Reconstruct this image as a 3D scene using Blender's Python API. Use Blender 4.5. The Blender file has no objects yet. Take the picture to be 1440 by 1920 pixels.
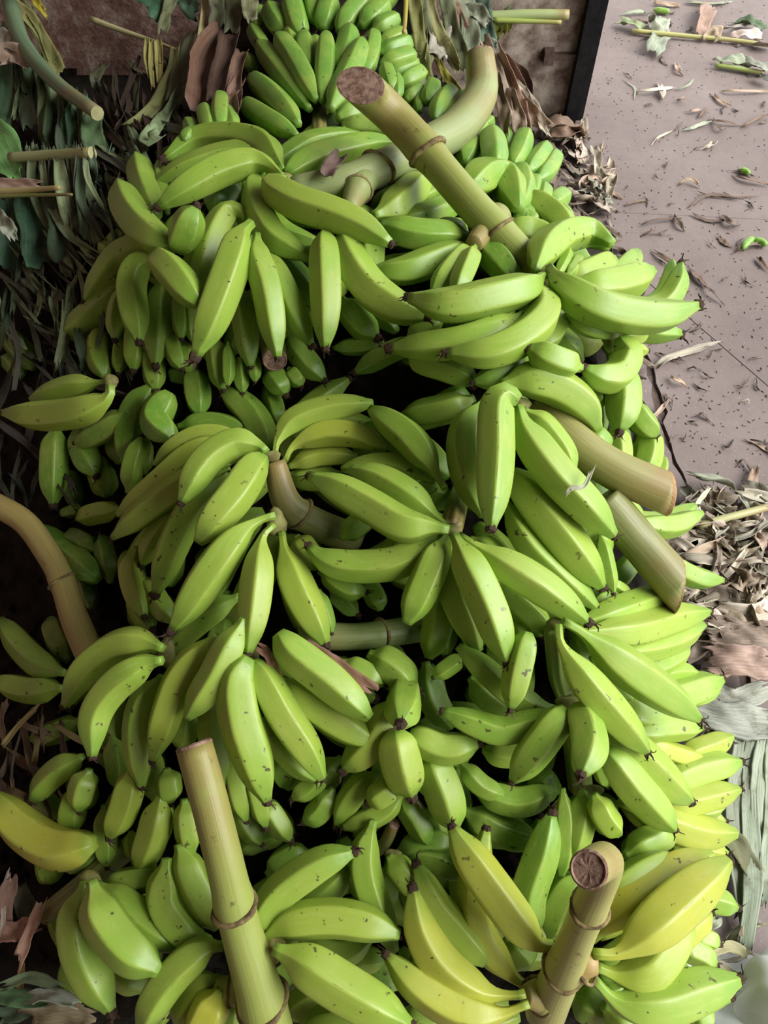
import bpy, bmesh, math, random
import numpy as np
from mathutils import Vector, Matrix

random.seed(7)
rng = np.random.RandomState(11)
scene = bpy.context.scene
COL = scene.collection

# ------------------------------------------------------------------ camera
W, H, F = 1440.0, 1920.0, 1450.0
PITCH = math.radians(57.0)
CAMZ = 1.55
cam_d = bpy.data.cameras.new('camera')
cam = bpy.data.objects.new('camera', cam_d)
COL.objects.link(cam)
cam.location = (0, 0, CAMZ)
cam.rotation_euler = (math.pi / 2 - PITCH, 0, 0)
cam_d.sensor_fit = 'VERTICAL'
cam_d.sensor_height = 24.0
cam_d.lens = 24.0 * F / H
cam_d.clip_start = 0.02
scene.camera = cam

# ------------------------------------------------------------------ world, exposure
world = bpy.data.worlds.new('world')
scene.world = world
world.use_nodes = True
bg = world.node_tree.nodes['Background']
bg.inputs['Color'].default_value = (0.95, 0.98, 1.0, 1)
bg.inputs['Strength'].default_value = 0.85
sun_d = bpy.data.lights.new('daylight', 'SUN')          # soft overcast daylight from the open right side
sun_d.energy = 2.9; sun_d.angle = math.radians(50); sun_d.color = (1.0, 0.99, 0.96)
sun = bpy.data.objects.new('daylight', sun_d); COL.objects.link(sun)
sun.rotation_euler = Vector((-0.72, 0.12, -0.70)).to_track_quat('-Z', 'Y').to_euler()
scene.view_settings.view_transform = 'Standard'
scene.view_settings.look = 'None'
scene.view_settings.gamma = 1.0
scene.view_settings.use_curve_mapping = False
scene.view_settings.exposure = 0.95

SP, CP = math.sin(PITCH), math.cos(PITCH)
FWD = np.array([0, CP, -SP]); UP = np.array([0, SP, CP]); RIGHT = np.array([1.0, 0, 0])
CAMP = np.array([0, 0, CAMZ])

def ray(px, py):
    return FWD + (px - W / 2) / F * RIGHT - (py - H / 2) / F * UP

def P(px, py, d):
    return CAMP + d * ray(px, py)

def PF(px, py, z=0.0):                       # point on the floor (or at height z)
    r = ray(px, py)
    return CAMP + r * ((z - CAMZ) / r[2])

def floor_depth(px, py):
    return -CAMZ / ray(px, py)[2]

# distance of the outer surface of the heap, as a smooth field
CT = """0:0,2.2 300,2.3 600,2.05 900,2.2
150:0,2.05 300,2.1 600,1.95 800,1.9 1000,2.2
300:0,1.9 150,1.85 350,1.52 600,1.54 850,1.62 1000,1.75 1100,2.1
450:0,1.8 150,1.65 300,1.4 600,1.38 850,1.4 1050,1.42 1200,1.6
600:0,1.75 150,1.5 300,1.38 600,1.38 850,1.33 1050,1.32 1250,1.45
750:50,1.56 200,1.42 400,1.42 650,1.4 900,1.3 1100,1.33 1250,1.5
900:0,1.62 150,1.48 350,1.28 600,1.3 850,1.27 1050,1.25 1250,1.4
1050:0,1.6 200,1.38 400,1.22 650,1.24 900,1.2 1100,1.22 1300,1.45
1200:0,1.5 200,1.25 450,1.2 700,1.22 950,1.2 1150,1.21 1320,1.4
1350:0,1.35 200,1.22 450,1.18 700,1.18 950,1.18 1150,1.18 1320,1.34
1500:0,1.3 200,1.22 450,1.2 700,1.2 950,1.2 1150,1.17 1330,1.28
1650:0,1.3 200,1.2 450,1.2 700,1.2 950,1.18 1150,1.17 1330,1.24
1800:0,1.27 200,1.19 450,1.18 700,1.18 950,1.17 1150,1.15 1330,1.2
1920:0,1.24 200,1.18 450,1.16 700,1.16 950,1.15 1150,1.14 1330,1.18"""
CTP = []
for row in CT.split('\n'):
    y, rest = row.split(':')
    for it in rest.split():
        x, d = it.split(',')
        CTP.append((float(x), float(y), float(d)))
CTP = np.array(CTP)

def D(px, py):
    w = np.exp(-((CTP[:, 0] - px) ** 2 + (CTP[:, 1] - py) ** 2) / (2 * 105.0 ** 2)) + 1e-12
    return float((w * CTP[:, 2]).sum() / w.sum())

# ------------------------------------------------------------------ materials
def new_mat(name):
    m = bpy.data.materials.new(name)
    m.use_nodes = True
    nt = m.node_tree
    return m, nt, nt.nodes, nt.links, nt.nodes['Principled BSDF']

def mixc(nt, fac, a, b, mode='MIX'):
    n = nt.nodes.new('ShaderNodeMix'); n.data_type = 'RGBA'; n.blend_type = mode
    for sock, v in ((n.inputs[0], fac), (n.inputs[6], a), (n.inputs[7], b)):
        if isinstance(v, bpy.types.NodeSocket): nt.links.new(v, sock)
        else: sock.default_value = v
    return n.outputs[2]

def math_n(nt, op, a, b=0.0, c=0.0, clamp=False):
    n = nt.nodes.new('ShaderNodeMath'); n.operation = op; n.use_clamp = clamp
    for sock, v in zip(n.inputs, (a, b, c)):
        if isinstance(v, bpy.types.NodeSocket): nt.links.new(v, sock)
        else: sock.default_value = v
    return n.outputs[0]

def ramp(nt, fac, stops):
    n = nt.nodes.new('ShaderNodeValToRGB')
    while len(n.color_ramp.elements) < len(stops): n.color_ramp.elements.new(0.5)
    for e, (p, c) in zip(n.color_ramp.elements, stops):
        e.position = p
        e.color = c if len(c) == 4 else (*c, 1)
    nt.links.new(fac, n.inputs[0])
    return n.outputs[0]

def noise(nt, vec, scale, detail=3, rough=0.6):
    n = nt.nodes.new('ShaderNodeTexNoise'); n.inputs['Scale'].default_value = scale
    n.inputs['Detail'].default_value = detail; n.inputs['Roughness'].default_value = rough
    if vec is not None: nt.links.new(vec, n.inputs['Vector'])
    return n.outputs[0]

def smooth(nt, v, lo, hi):
    n = nt.nodes.new('ShaderNodeMapRange'); n.interpolation_type = 'SMOOTHSTEP'
    n.inputs[1].default_value = lo; n.inputs[2].default_value = hi
    nt.links.new(v, n.inputs[0])
    return n.outputs[0]

def bump(nt, bsdf, h, strength, dist=0.002):
    b = nt.nodes.new('ShaderNodeBump'); b.inputs['Strength'].default_value = strength
    b.inputs['Distance'].default_value = dist
    nt.links.new(h, b.inputs['Height']); nt.links.new(b.outputs[0], bsdf.inputs['Normal'])

def shifted_obj_coord(nt):
    tc = nt.nodes.new('ShaderNodeTexCoord'); oi = nt.nodes.new('ShaderNodeObjectInfo')
    va = nt.nodes.new('ShaderNodeVectorMath'); va.operation = 'ADD'
    sc = nt.nodes.new('ShaderNodeVectorMath'); sc.operation = 'SCALE'
    sc.inputs[0].default_value = (37.0, 53.0, 71.0)
    nt.links.new(oi.outputs['Random'], sc.inputs['Scale'])
    nt.links.new(tc.outputs['Object'], va.inputs[0]); nt.links.new(sc.outputs[0], va.inputs[1])
    return va.outputs[0], tc, oi

def make_banana_mat():
    m, nt, N, L, b = new_mat('banana_peel')
    co, tc, oi = shifted_obj_coord(nt)
    uv = nt.nodes.new('ShaderNodeSeparateXYZ'); L.new(tc.outputs['UV'], uv.inputs[0])
    u, v = uv.outputs[0], uv.outputs[1]
    base = oi.outputs['Color']
    # mottling
    n1 = noise(nt, co, 14, 3)
    c = mixc(nt, smooth(nt, n1, 0.35, 0.75), base, (0.36, 0.44, 0.075, 1))
    c = mixc(nt, 0.55, base, c)
    # greener at both ends
    tipf = math_n(nt, 'MAXIMUM', smooth(nt, v, 0.72, 1.0), math_n(nt, 'SUBTRACT', 1.0, smooth(nt, v, 0.0, 0.12)))
    c = mixc(nt, math_n(nt, 'MULTIPLY', tipf, 0.55), c, (0.13, 0.29, 0.035, 1))
    # ridge line: paler edge with thin worn line
    fr = math_n(nt, 'FRACT', math_n(nt, 'MULTIPLY', u, 5.0))
    rd = math_n(nt, 'ABSOLUTE', math_n(nt, 'SUBTRACT', fr, 0.5))
    edge = smooth(nt, rd, 0.40, 0.5)
    c = mixc(nt, math_n(nt, 'MULTIPLY', edge, 0.24), c, (0.44, 0.52, 0.11, 1))
    worn = math_n(nt, 'MULTIPLY', smooth(nt, rd, 0.478, 0.497), smooth(nt, noise(nt, co, 40, 2), 0.55, 0.68))
    c = mixc(nt, math_n(nt, 'MULTIPLY', worn, 0.7), c, (0.09, 0.055, 0.02, 1))
    # brown flecks and scuffs
    mp = nt.nodes.new('ShaderNodeMapping'); L.new(co, mp.inputs[0])
    n2 = noise(nt, mp.outputs[0], 95, 2, 0.5)
    n3 = noise(nt, co, 22, 2)
    sp = math_n(nt, 'MULTIPLY', smooth(nt, n2, 0.655, 0.70), smooth(nt, n3, 0.50, 0.60))
    c = mixc(nt, math_n(nt, 'MULTIPLY', sp, 0.85), c, (0.05, 0.03, 0.012, 1))
    n4 = noise(nt, co, 34, 4, 0.7)
    sp2 = smooth(nt, n4, 0.685, 0.74)
    c = mixc(nt, math_n(nt, 'MULTIPLY', sp2, 0.7), c, (0.16, 0.085, 0.02, 1))
    mp2 = nt.nodes.new('ShaderNodeMapping'); L.new(tc.outputs['UV'], mp2.inputs[0]); mp2.inputs['Scale'].default_value = (26, 7, 1)
    va = nt.nodes.new('ShaderNodeVectorMath'); va.operation = 'ADD'; L.new(mp2.outputs[0], va.inputs[0])
    rs = math_n(nt, 'MULTIPLY', oi.outputs['Random'], 91.0); L.new(rs, va.inputs[1])
    stv = noise(nt, va.outputs[0], 1.0, 4, 0.6)          # lengthwise streaks and scratches
    c = mixc(nt, math_n(nt, 'MULTIPLY', smooth(nt, stv, 0.45, 0.8), 0.30), c, (0.50, 0.55, 0.16, 1))
    c = mixc(nt, math_n(nt, 'MULTIPLY', smooth(nt, stv, 0.72, 0.76), 0.6), c, (0.13, 0.085, 0.025, 1))
    L.new(c, b.inputs['Base Color'])
    L.new(math_n(nt, 'MULTIPLY_ADD', n1, 0.22, 0.29), b.inputs['Roughness'])
    b.inputs['Specular IOR Level'].default_value = 0.5
    bump(nt, b, noise(nt, co, 60, 3), 0.12, 0.003)
    return m

def make_stalk_mat():
    m, nt, N, L, b = new_mat('stalk_skin')
    co, tc, oi = shifted_obj_coord(nt)
    uv = nt.nodes.new('ShaderNodeSeparateXYZ'); L.new(tc.outputs['UV'], uv.inputs[0])
    mp = nt.nodes.new('ShaderNodeMapping'); L.new(tc.outputs['UV'], mp.inputs[0]); mp.inputs['Scale'].default_value = (40, 2.0, 1)
    st = noise(nt, mp.outputs[0], 1.0, 3)
    base = oi.outputs['Color']
    c = mixc(nt, math_n(nt, 'MULTIPLY', smooth(nt, st, 0.35, 0.7), 0.35), base, (0.42, 0.42, 0.14, 1))
    # fresh cut end tans and browns
    n1 = noise(nt, co, 12, 4)
    endf = math_n(nt, 'MULTIPLY', smooth(nt, uv.outputs[1], 0.45, 1.0), smooth(nt, n1, 0.3, 0.62))
    c = mixc(nt, math_n(nt, 'MULTIPLY', endf, 0.65), c, (0.30, 0.17, 0.07, 1))
    c = mixc(nt, math_n(nt, 'MULTIPLY', smooth(nt, noise(nt, co, 30, 4, .7), 0.64, 0.74), 0.75), c, (0.10, 0.05, 0.025, 1))
    L.new(c, b.inputs['Base Color'])
    b.inputs['Roughness'].default_value = 0.45
    bump(nt, b, st, 0.25, 0.002)
    return m

def simple_noise_mat(name, c1, c2, scale, rough=0.85, bstr=0.4, bdist=0.003, use_obj=False, spec=0.2):
    m, nt, N, L, b = new_mat(name)
    co, tc, oi = shifted_obj_coord(nt)
    n = noise(nt, co, scale, 5, 0.65)
    c = ramp(nt, n, [(0.35, c1), (0.65, c2)])
    if use_obj: c = mixc(nt, 1.0, c, oi.outputs['Color'], 'MULTIPLY')
    L.new(c, b.inputs['Base Color'])
    b.inputs['Roughness'].default_value = rough
    b.inputs['Specular IOR Level'].default_value = spec
    bump(nt, b, n, bstr, bdist)
    return m

def make_leaf_mat(name, rough=0.6):
    m, nt, N, L, b = new_mat(name)
    co, tc, oi = shifted_obj_coord(nt)
    mp = nt.nodes.new('ShaderNodeMapping'); L.new(tc.outputs['UV'], mp.inputs[0]); mp.inputs['Scale'].default_value = (30, 3.0, 1)
    va = nt.nodes.new('ShaderNodeVectorMath'); va.operation = 'ADD'
    L.new(mp.outputs[0], va.inputs[0]); L.new(oi.outputs['Random'], va.inputs[1])
    st = noise(nt, va.outputs[0], 1.0, 3)
    n1 = noise(nt, co, 18, 4)
    c = mixc(nt, 1.0, oi.outputs['Color'], (1.55, 1.5, 1.4, 1), 'MULTIPLY')
    c = mixc(nt, smooth(nt, st, 0.35, 0.7), oi.outputs['Color'], c)
    dark = mixc(nt, 1.0, oi.outputs['Color'], (0.35, 0.27, 0.2, 1), 'MULTIPLY')
    c = mixc(nt, math_n(nt, 'MULTIPLY', smooth(nt, n1, 0.52, 0.75), 0.75), c, dark)
    L.new(c, b.inputs['Base Color'])
    b.inputs['Roughness'].default_value = rough
    b.inputs['Specular IOR Level'].default_value = 0.3
    bump(nt, b, st, 0.35, 0.003)
    return m

M_BAN = make_banana_mat()
M_STALK = make_stalk_mat()
M_TIP = simple_noise_mat('dried_blossom', (0.018, 0.012, 0.009), (0.10, 0.06, 0.04), 120, 0.9)
M_CUT = simple_noise_mat('cut_stalk_flesh', (0.14, 0.075, 0.05), (0.42, 0.28, 0.21), 90, 0.9, 0.5)
M_CUTP = simple_noise_mat('fresh_cut_flesh', (0.36, 0.20, 0.09), (0.55, 0.34, 0.17), 40, 0.7, 0.3)
M_SCAR = simple_noise_mat('leaf_scar', (0.09, 0.055, 0.03), (0.33, 0.26, 0.11), 60, 0.85)
M_CUTL = simple_noise_mat('cut_midrib', (0.38, 0.36, 0.16), (0.5, 0.48, 0.26), 60, 0.7)
M_CROWN = simple_noise_mat('hand_crown', (0.16, 0.145, 0.05), (0.32, 0.32, 0.11), 40, 0.6)
M_LEAF = make_leaf_mat('torn_leaf')
M_CORE = simple_noise_mat('dark_core', (0.006, 0.005, 0.004), (0.022, 0.017, 0.011), 30, 0.95, 0.8, 0.01)  # near black, shade of the gaps put into the colour
M_IRON = simple_noise_mat('black_iron', (0.006, 0.006, 0.007), (0.016, 0.015, 0.015), 40, 0.5, 0.2)
M_RUST = simple_noise_mat('rusty_bolt', (0.06, 0.035, 0.03), (0.17, 0.11, 0.09), 60, 0.8)

def make_floor_mat():
    m, nt, N, L, b = new_mat('worn_concrete')
    tc = nt.nodes.new('ShaderNodeTexCoord'); co = tc.outputs['Object']
    n1 = noise(nt, co, 2.2, 6, 0.6); n2 = noise(nt, co, 28, 5, 0.7); n3 = noise(nt, co, 160, 2)
    c = ramp(nt, n1, [(0.3, (0.155, 0.118, 0.108)), (0.55, (0.205, 0.16, 0.147)), (0.75, (0.25, 0.20, 0.185))])
    c = mixc(nt, math_n(nt, 'MULTIPLY', smooth(nt, n2, 0.45, 0.75), 0.35), c, (0.13, 0.095, 0.082, 1))
    c = mixc(nt, math_n(nt, 'MULTIPLY', smooth(nt, n3, 0.66, 0.72), 0.5), c, (0.45, 0.40, 0.36, 1))
    L.new(c, b.inputs['Base Color'])
    b.inputs['Roughness'].default_value = 0.62
    b.inputs['Specular IOR Level'].default_value = 0.35
    h = math_n(nt, 'ADD', n2, math_n(nt, 'MULTIPLY', n3, 0.4))
    bump(nt, b, h, 0.35, 0.004)
    return m
M_FLOOR = make_floor_mat()

def make_wall_mat():
    m, nt, N, L, b = new_mat('stained_wall')
    tc = nt.nodes.new('ShaderNodeTexCoord'); co = tc.outputs['Object']
    n1 = noise(nt, co, 9, 6, 0.7); n2 = noise(nt, co, 70, 4, 0.7)
    c = ramp(nt, n1, [(0.32, (0.09, 0.042, 0.032)), (0.48, (0.25, 0.14, 0.105)), (0.64, (0.52, 0.42, 0.34))])
    c = mixc(nt, math_n(nt, 'MULTIPLY', smooth(nt, n2, 0.5, 0.7), 0.55), c, (0.06, 0.03, 0.025, 1))
    L.new(c, b.inputs['Base Color']); b.inputs['Roughness'].default_value = 0.85
    bump(nt, b, math_n(nt, 'ADD', n1, n2), 0.6, 0.006)
    return m
M_WALL = make_wall_mat()
M_BLOCK = simple_noise_mat('light_block_dark', (0.03, 0.027, 0.025), (0.06, 0.055, 0.05), 6)  # for the unseen roof added to block the sky

# ------------------------------------------------------------------ mesh helpers
def mesh_obj(name, verts, faces, mat, parent=None, uvs=None, color=None, origin=None, smooth_=True):
    verts = np.asarray(verts, dtype=float)
    if origin is None: origin = verts.mean(axis=0)
    origin = np.asarray(origin, dtype=float)
    me = bpy.data.meshes.new(name)
    me.from_pydata((verts - origin).tolist(), [], faces)
    if smooth_: me.polygons.foreach_set('use_smooth', [True] * len(me.polygons))
    if uvs is not None:
        uvl = me.uv_layers.new(name='UVMap')
        uvl.data.foreach_set('uv', np.asarray(uvs, dtype=np.float32).ravel())
    me.materials.append(mat)
    o = bpy.data.objects.new(name, me)
    COL.objects.link(o)
    if parent is not None:
        o.parent = parent
        o.location = Vector(origin) - world_loc(parent)
    else:
        o.location = origin
    if color is not None: o.color = (*color[:3], 1.0)
    return o

def world_loc(o):
    v = Vector(o.location)
    while o.parent is not None:
        o = o.parent
        v = v + Vector(o.location)
    return v

def empty(name, loc):
    o = bpy.data.objects.new(name, None)
    COL.objects.link(o); o.location = loc; o.empty_display_size = 0.05
    return o

def tag(o, label=None, cat=None, group=None, kind=None):
    if label: o['label'] = label
    if cat: o['category'] = cat
    if group: o['group'] = group
    if kind: o['kind'] = kind
    return o

def catmull(pts, n):
    pts = np.asarray(pts, dtype=float)
    if len(pts) == 2:
        pts = np.array([pts[0], (pts[0] + pts[1]) / 2, pts[1]])
    ext = np.vstack([2 * pts[0] - pts[1], pts, 2 * pts[-1] - pts[-2]])
    out = []
    for i in range(1, len(ext) - 2):
        p0, p1, p2, p3 = ext[i - 1], ext[i], ext[i + 1], ext[i + 2]
        for t in np.linspace(0, 1, 12, endpoint=False):
            out.append(0.5 * ((2 * p1) + (-p0 + p2) * t + (2 * p0 - 5 * p1 + 4 * p2 - p3) * t * t + (-p0 + 3 * p1 - 3 * p2 + p3) * t ** 3))
    out.append(ext[-2])
    out = np.array(out)
    s = np.concatenate([[0], np.cumsum(np.linalg.norm(np.diff(out, axis=0), axis=1))])
    t = np.linspace(0, s[-1], n)
    return np.stack([np.interp(t, s, out[:, k]) for k in range(3)], axis=1), s[-1]

def frames(c, hint=None):
    T = np.gradient(c, axis=0)
    T /= np.linalg.norm(T, axis=1)[:, None] + 1e-12
    if hint is None: hint = np.array([0.13, 0.21, 0.97])
    n = np.cross(T[0], hint)
    if np.linalg.norm(n) < 1e-3: n = np.cross(T[0], [1, 0, 0])
    n /= np.linalg.norm(n)
    Ns = [n]
    for i in range(1, len(c)):
        n = Ns[-1] - T[i] * np.dot(Ns[-1], T[i])
        n /= np.linalg.norm(n) + 1e-12
        Ns.append(n)
    Ns = np.array(Ns)
    return T, Ns, np.cross(T, Ns)

RIDGE = np.array([(k + o) / 5 for k in range(5) for o in (0, .09, .3, .5, .7, .91)])
def sweep(c, radii, sides, shape=None, phase=0.0, cap0=True, cap1=True, ridged=False):
    T, A, B = frames(c)
    n = len(c)
    fr = RIDGE if ridged else np.arange(sides) / sides
    sides = len(fr)
    th = fr * 2 * math.pi
    fr = np.append(fr, 1.0)
    sh = np.ones(sides) if shape is None else shape(th)
    verts, faces, uvs = [], [], []
    for i in range(n):
        r = radii[i] * sh
        verts.append(c[i] + (np.cos(th + phase) * r)[:, None] * A[i] + (np.sin(th + phase) * r)[:, None] * B[i])
    verts = np.vstack(verts)
    S = sides
    for i in range(n - 1):
        v0, v1 = i / (n - 1), (i + 1) / (n - 1)
        for j in range(sides):
            k = (j + 1) % S
            faces.append((i * S + j, i * S + k, (i + 1) * S + k, (i + 1) * S + j))
            u0, u1 = fr[j], fr[j + 1]
            uvs += [(u0, v0), (u1, v0), (u1, v1), (u0, v1)]
    if cap0:
        verts = np.vstack([verts, c[0]]); k = len(verts) - 1
        for j in range(sides):
            faces.append((k, (j + 1) % S, j)); uvs += [(j / S, 0), ((j + 1) / S, 0), (j / S, 0)]
    if cap1:
        verts = np.vstack([verts, c[-1]]); k = len(verts) - 1
        o = (n - 1) * S
        for j in range(sides):
            faces.append((k, o + j, o + (j + 1) % S)); uvs += [(j / S, 1), (j / S, 1), ((j + 1) / S, 1)]
    return verts, faces, uvs

def penta(blend):
    a = 2 * math.pi / 5
    def f(th):
        m = np.mod(th, a) - a / 2
        poly = math.cos(a / 2) / np.cos(m) * 1.10
        poly = np.minimum(poly, 1.065)
        return (1 - blend) + blend * poly
    return f

PROF = {
    'p': ([0, .05, .10, .15, .22, .32, .5, .68, .79, .87, .93, .975, 1], [.27, .28, .40, .66, .90, .99, 1, .98, .90, .72, .48, .32, .26]),
    'r': ([0, .03, .08, .16, .28, .42, .56, .68, .79, .88, .94, .98, 1], [.3, .5, .74, .9, .99, 1, 1, .96, .86, .69, .47, .31, .24]),
    'n': ([0, .08, .15, .21, .3, .42, .56, .68, .79, .88, .94, .98, 1], [.22, .2, .24, .45, .8, .98, 1, .97, .86, .69, .46, .31, .24]),
    's': ([0, .04, .1, .2, .32, .5, .68, .8, .89, .95, .985, 1], [.28, .34, .62, .88, .98, 1, .99, .95, .85, .66, .4, .22]),
}

def lerp3(a, b, t): return tuple(a[i] + (b[i] - a[i]) * t for i in range(3))

C_DEEP = (0.04, 0.145, 0.016)
C_GREEN = (0.135, 0.30, 0.03)
C_LIME = (0.285, 0.44, 0.055)
C_YELL = (0.52, 0.46, 0.05)
C_SMALL = (0.16, 0.35, 0.055)

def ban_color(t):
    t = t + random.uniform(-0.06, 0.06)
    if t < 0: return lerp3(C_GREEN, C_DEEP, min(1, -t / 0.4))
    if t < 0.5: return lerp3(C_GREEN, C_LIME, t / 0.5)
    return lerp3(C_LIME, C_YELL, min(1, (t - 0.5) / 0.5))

# a few ragged dried blossom ends shared by all fingers (unit radius, +Z outwards)
def make_tip_mesh(k):
    r = random.Random(100 + k)
    V, Fc = [], []
    n = 7
    zs = [-0.35, 0.15, 0.7, 1.0]; rs = [0.95, 1.08, 0.9, 0.35]
    for z, rr in zip(zs, rs):
        for j in range(n):
            a = 2 * math.pi * j / n
            q = rr * r.uniform(0.8, 1.2)
            V.append((math.cos(a) * q, math.sin(a) * q, z + r.uniform(-.12, .12)))
    for i in range(3):
        for j in range(n):
            Fc.append((i * n + j, i * n + (j + 1) % n, (i + 1) * n + (j + 1) % n, (i + 1) * n + j))
    Fc.append(tuple(3 * n + j for j in range(n)))
    for h in range(2 + k % 3):                       # curled dry threads
        a = r.uniform(0, 6.28); rad = r.uniform(.3, .8)
        p = np.array([math.cos(a) * rad, math.sin(a) * rad, 0.8])
        d = np.array([math.cos(a) * .7, math.sin(a) * .7, 1.0]); pts = [p]
        for s in range(4):
            d = d + np.array([r.uniform(-.7, .7), r.uniform(-.7, .7), r.uniform(-.5, .2)])
            d /= np.linalg.norm(d); p = p + d * r.uniform(.25, .55); pts.append(p)
        b0 = len(V)
        for q, p in enumerate(pts):
            t = 0.26 * (1 - q / 6)
            for j in range(3):
                aa = 2.094 * j
                V.append((p[0] + math.cos(aa) * t, p[1] + math.sin(aa) * t, p[2] + 0.4 * t * math.sin(aa + 1)))
        for q in range(len(pts) - 1):
            for j in range(3):
                Fc.append((b0 + q * 3 + j, b0 + q * 3 + (j + 1) % 3, b0 + q * 3 + 3 + (j + 1) % 3, b0 + q * 3 + 3 + j))
    me = bpy.data.meshes.new('blossom_tip')
    me.from_pydata([tuple(v) for v in V], [], Fc)
    me.materials.append(M_TIP)
    return me
TIPS = [make_tip_mesh(k) for k in range(6)]

def LZ(l): return (1.3 * l - 2.5) / 100.0             # how far a layer stands off the heap

def path3d(pts, lb, lt):
    pts = np.asarray(pts, dtype=float)
    if isinstance(lb, list): lifts = np.array(lb)
    else:
        s = np.concatenate([[0], np.cumsum(np.linalg.norm(np.diff(pts, axis=0), axis=1))])
        lifts = lb + (lt - lb) * s / max(s[-1], 1e-6)
    out, ds = [], []
    for (x, y), l in zip(pts, lifts):
        d = D(x, y) - LZ(l)
        out.append(P(x, y, d)); ds.append(d)
    return np.array(out), np.array(ds)

def banana(parent, pts, w, lb, lt, t, prof='p', tip=True, small=False):
    c, ds = path3d(pts, lb, lt)
    c, length = catmull(c, 24)
    R = w * 0.5 * ds.mean() / F * 1.04
    s = np.linspace(0, 1, len(c))
    pr = PROF[prof]
    rad = R * np.interp(s, pr[0], pr[1])
    rad = np.convolve(np.pad(rad, 1, mode='edge'), [.22, .56, .22], mode='valid')
    ph = random.uniform(0, 6.28)
    v, f, uv = sweep(c, rad, 20, penta(0.55 if small else 0.95), ph, ridged=True)
    col = ban_color(t)
    if small: col = lerp3(col, C_SMALL, 0.75)
    o = mesh_obj('banana', v, f, M_BAN, parent, uv, col, origin=c[len(c) // 2])
    if tip:
        me = random.choice(TIPS)
        tp = bpy.data.objects.new('blossom_tip', me); COL.objects.link(tp)
        tp.parent = o
        d = Vector(c[-1] - c[-2]).normalized()
        tp.location = Vector(c[-1]) - Vector(c[len(c) // 2])
        tp.rotation_mode = 'QUATERNION'
        tp.rotation_quaternion = d.to_track_quat('Z', 'Y')
        k = rad[-1] * random.uniform(0.85, 1.15)
        tp.scale = (k, k, k * random.uniform(.9, 1.4))
    return o

def stalk(parent, pts, w, lifts, color, nodes=(), cut='old', ribs=0.0, name='stalk', cut0=None, slant=None):
    c3, ds = path3d(pts, list(lifts), None)
    n = 30
    c, length = catmull(c3, n)
    ws = np.interp(np.linspace(0, 1, n), np.linspace(0, 1, len(w)), w) if isinstance(w, (list, tuple)) else np.full(n, float(w))
    R = ws * 0.5 * np.interp(np.linspace(0, 1, n), np.linspace(0, 1, len(ds)), ds) / F
    R = R * (1 + 0.02 * np.sin(np.linspace(0, 9, n)))
    for u, amt in nodes:
        R = R * (1 + 0.10 * np.exp(-((np.linspace(0, 1, n) - u) / 0.035) ** 2))
    shp = (lambda th: 1 + ribs * np.cos(7 * th)) if ribs else None
    v, f, uv = sweep(c, R, 28, shp, 0.3)
    Tn = (c[-1] - c[-2]) / np.linalg.norm(c[-1] - c[-2])
    def shear(p):                                     # knife cut at an angle to the stalk
        return p if slant is None else p + Tn * np.dot(p - c[-1], slant[0] * RIGHT - slant[1] * UP + (slant[2] if len(slant) > 2 else 0.0) * FWD)
    if slant is not None:
        sv = slant[0] * RIGHT - slant[1] * UP + (slant[2] if len(slant) > 2 else 0.0) * FWD
        for q in range((n - 10) * 28, n * 28):
            r_ = v[q] - c[-1]; al = np.dot(r_, Tn); lim = np.dot(r_ - al * Tn, sv)
            if al > lim or q >= (n - 1) * 28: v[q] = v[q] + Tn * (lim - al)
    o = mesh_obj(name, v, f, M_STALK, parent, uv, color, origin=c[n // 2])
    oc = c[n // 2]
    T, A, B = frames(c)
    for u, amt in nodes:                              # leaf scar collar
        i = min(n - 2, max(1, int(round(u * (n - 1)))))
        K, S = 40, 8
        V, Fc = [], []
        rr = R[i]
        for a in range(K):
            th = 2 * math.pi * a / K
            dirv = math.cos(th) * A[i] + math.sin(th) * B[i]
            tilt = 0.28 * rr * math.cos(th - 0.8)
            wob = 1 + 0.05 * math.sin(3 * th + u * 9) + random.uniform(-.02, .02)
            for q in range(S):
                ph = 2 * math.pi * q / S
                V.append(c[i] + dirv * (rr * (1.0 * wob) + 0.13 * amt * rr * math.cos(ph)) + T[i] * (tilt + 0.13 * amt * rr * math.sin(ph)))
        for a in range(K):
            for q in range(S):
                Fc.append((a * S + q, a * S + (q + 1) % S, ((a + 1) % K) * S + (q + 1) % S, ((a + 1) % K) * S + q))
        mesh_obj('node_ring', V, Fc, M_SCAR, o, None, None, origin=c[i])
    for end, kind in ((-1, cut), (0, cut0)):
        if not kind: continue
        rr = R[end]; sg = 1 if end == -1 else -1
        tt = T[end] * sg
        V, Fc = [], []
        K = 28
        rings = [(1.0, -0.002), (1.0, 0.0015), (0.9, 0.0030), (0.82, 0.0012), (0.45, 0.0018)]
        for fr, z in rings:
            for a in range(K):
                th = 2 * math.pi * a / K
                V.append(c[end] + (math.cos(th) * A[end] + math.sin(th) * B[end]) * rr * fr * 1.005 + tt * (z + random.uniform(-.0004, .0004)))
        V.append(c[end] + tt * 0.0012)
        if end == -1: V = [shear(p) for p in V]
        for r_ in range(len(rings) - 1):
            for a in range(K):
                Fc.append((r_ * K + a, r_ * K + (a + 1) % K, (r_ + 1) * K + (a + 1) % K, (r_ + 1) * K + a))
        k = len(V) - 1; o5 = (len(rings) - 1) * K
        Fc += [(k, o5 + a, o5 + (a + 1) % K) for a in range(K)]
        mesh_obj('cut_face', V, Fc, M_CUT if kind == 'old' else M_CUTP, o, None, None, origin=c[end], smooth_=False)
    return o

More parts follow.
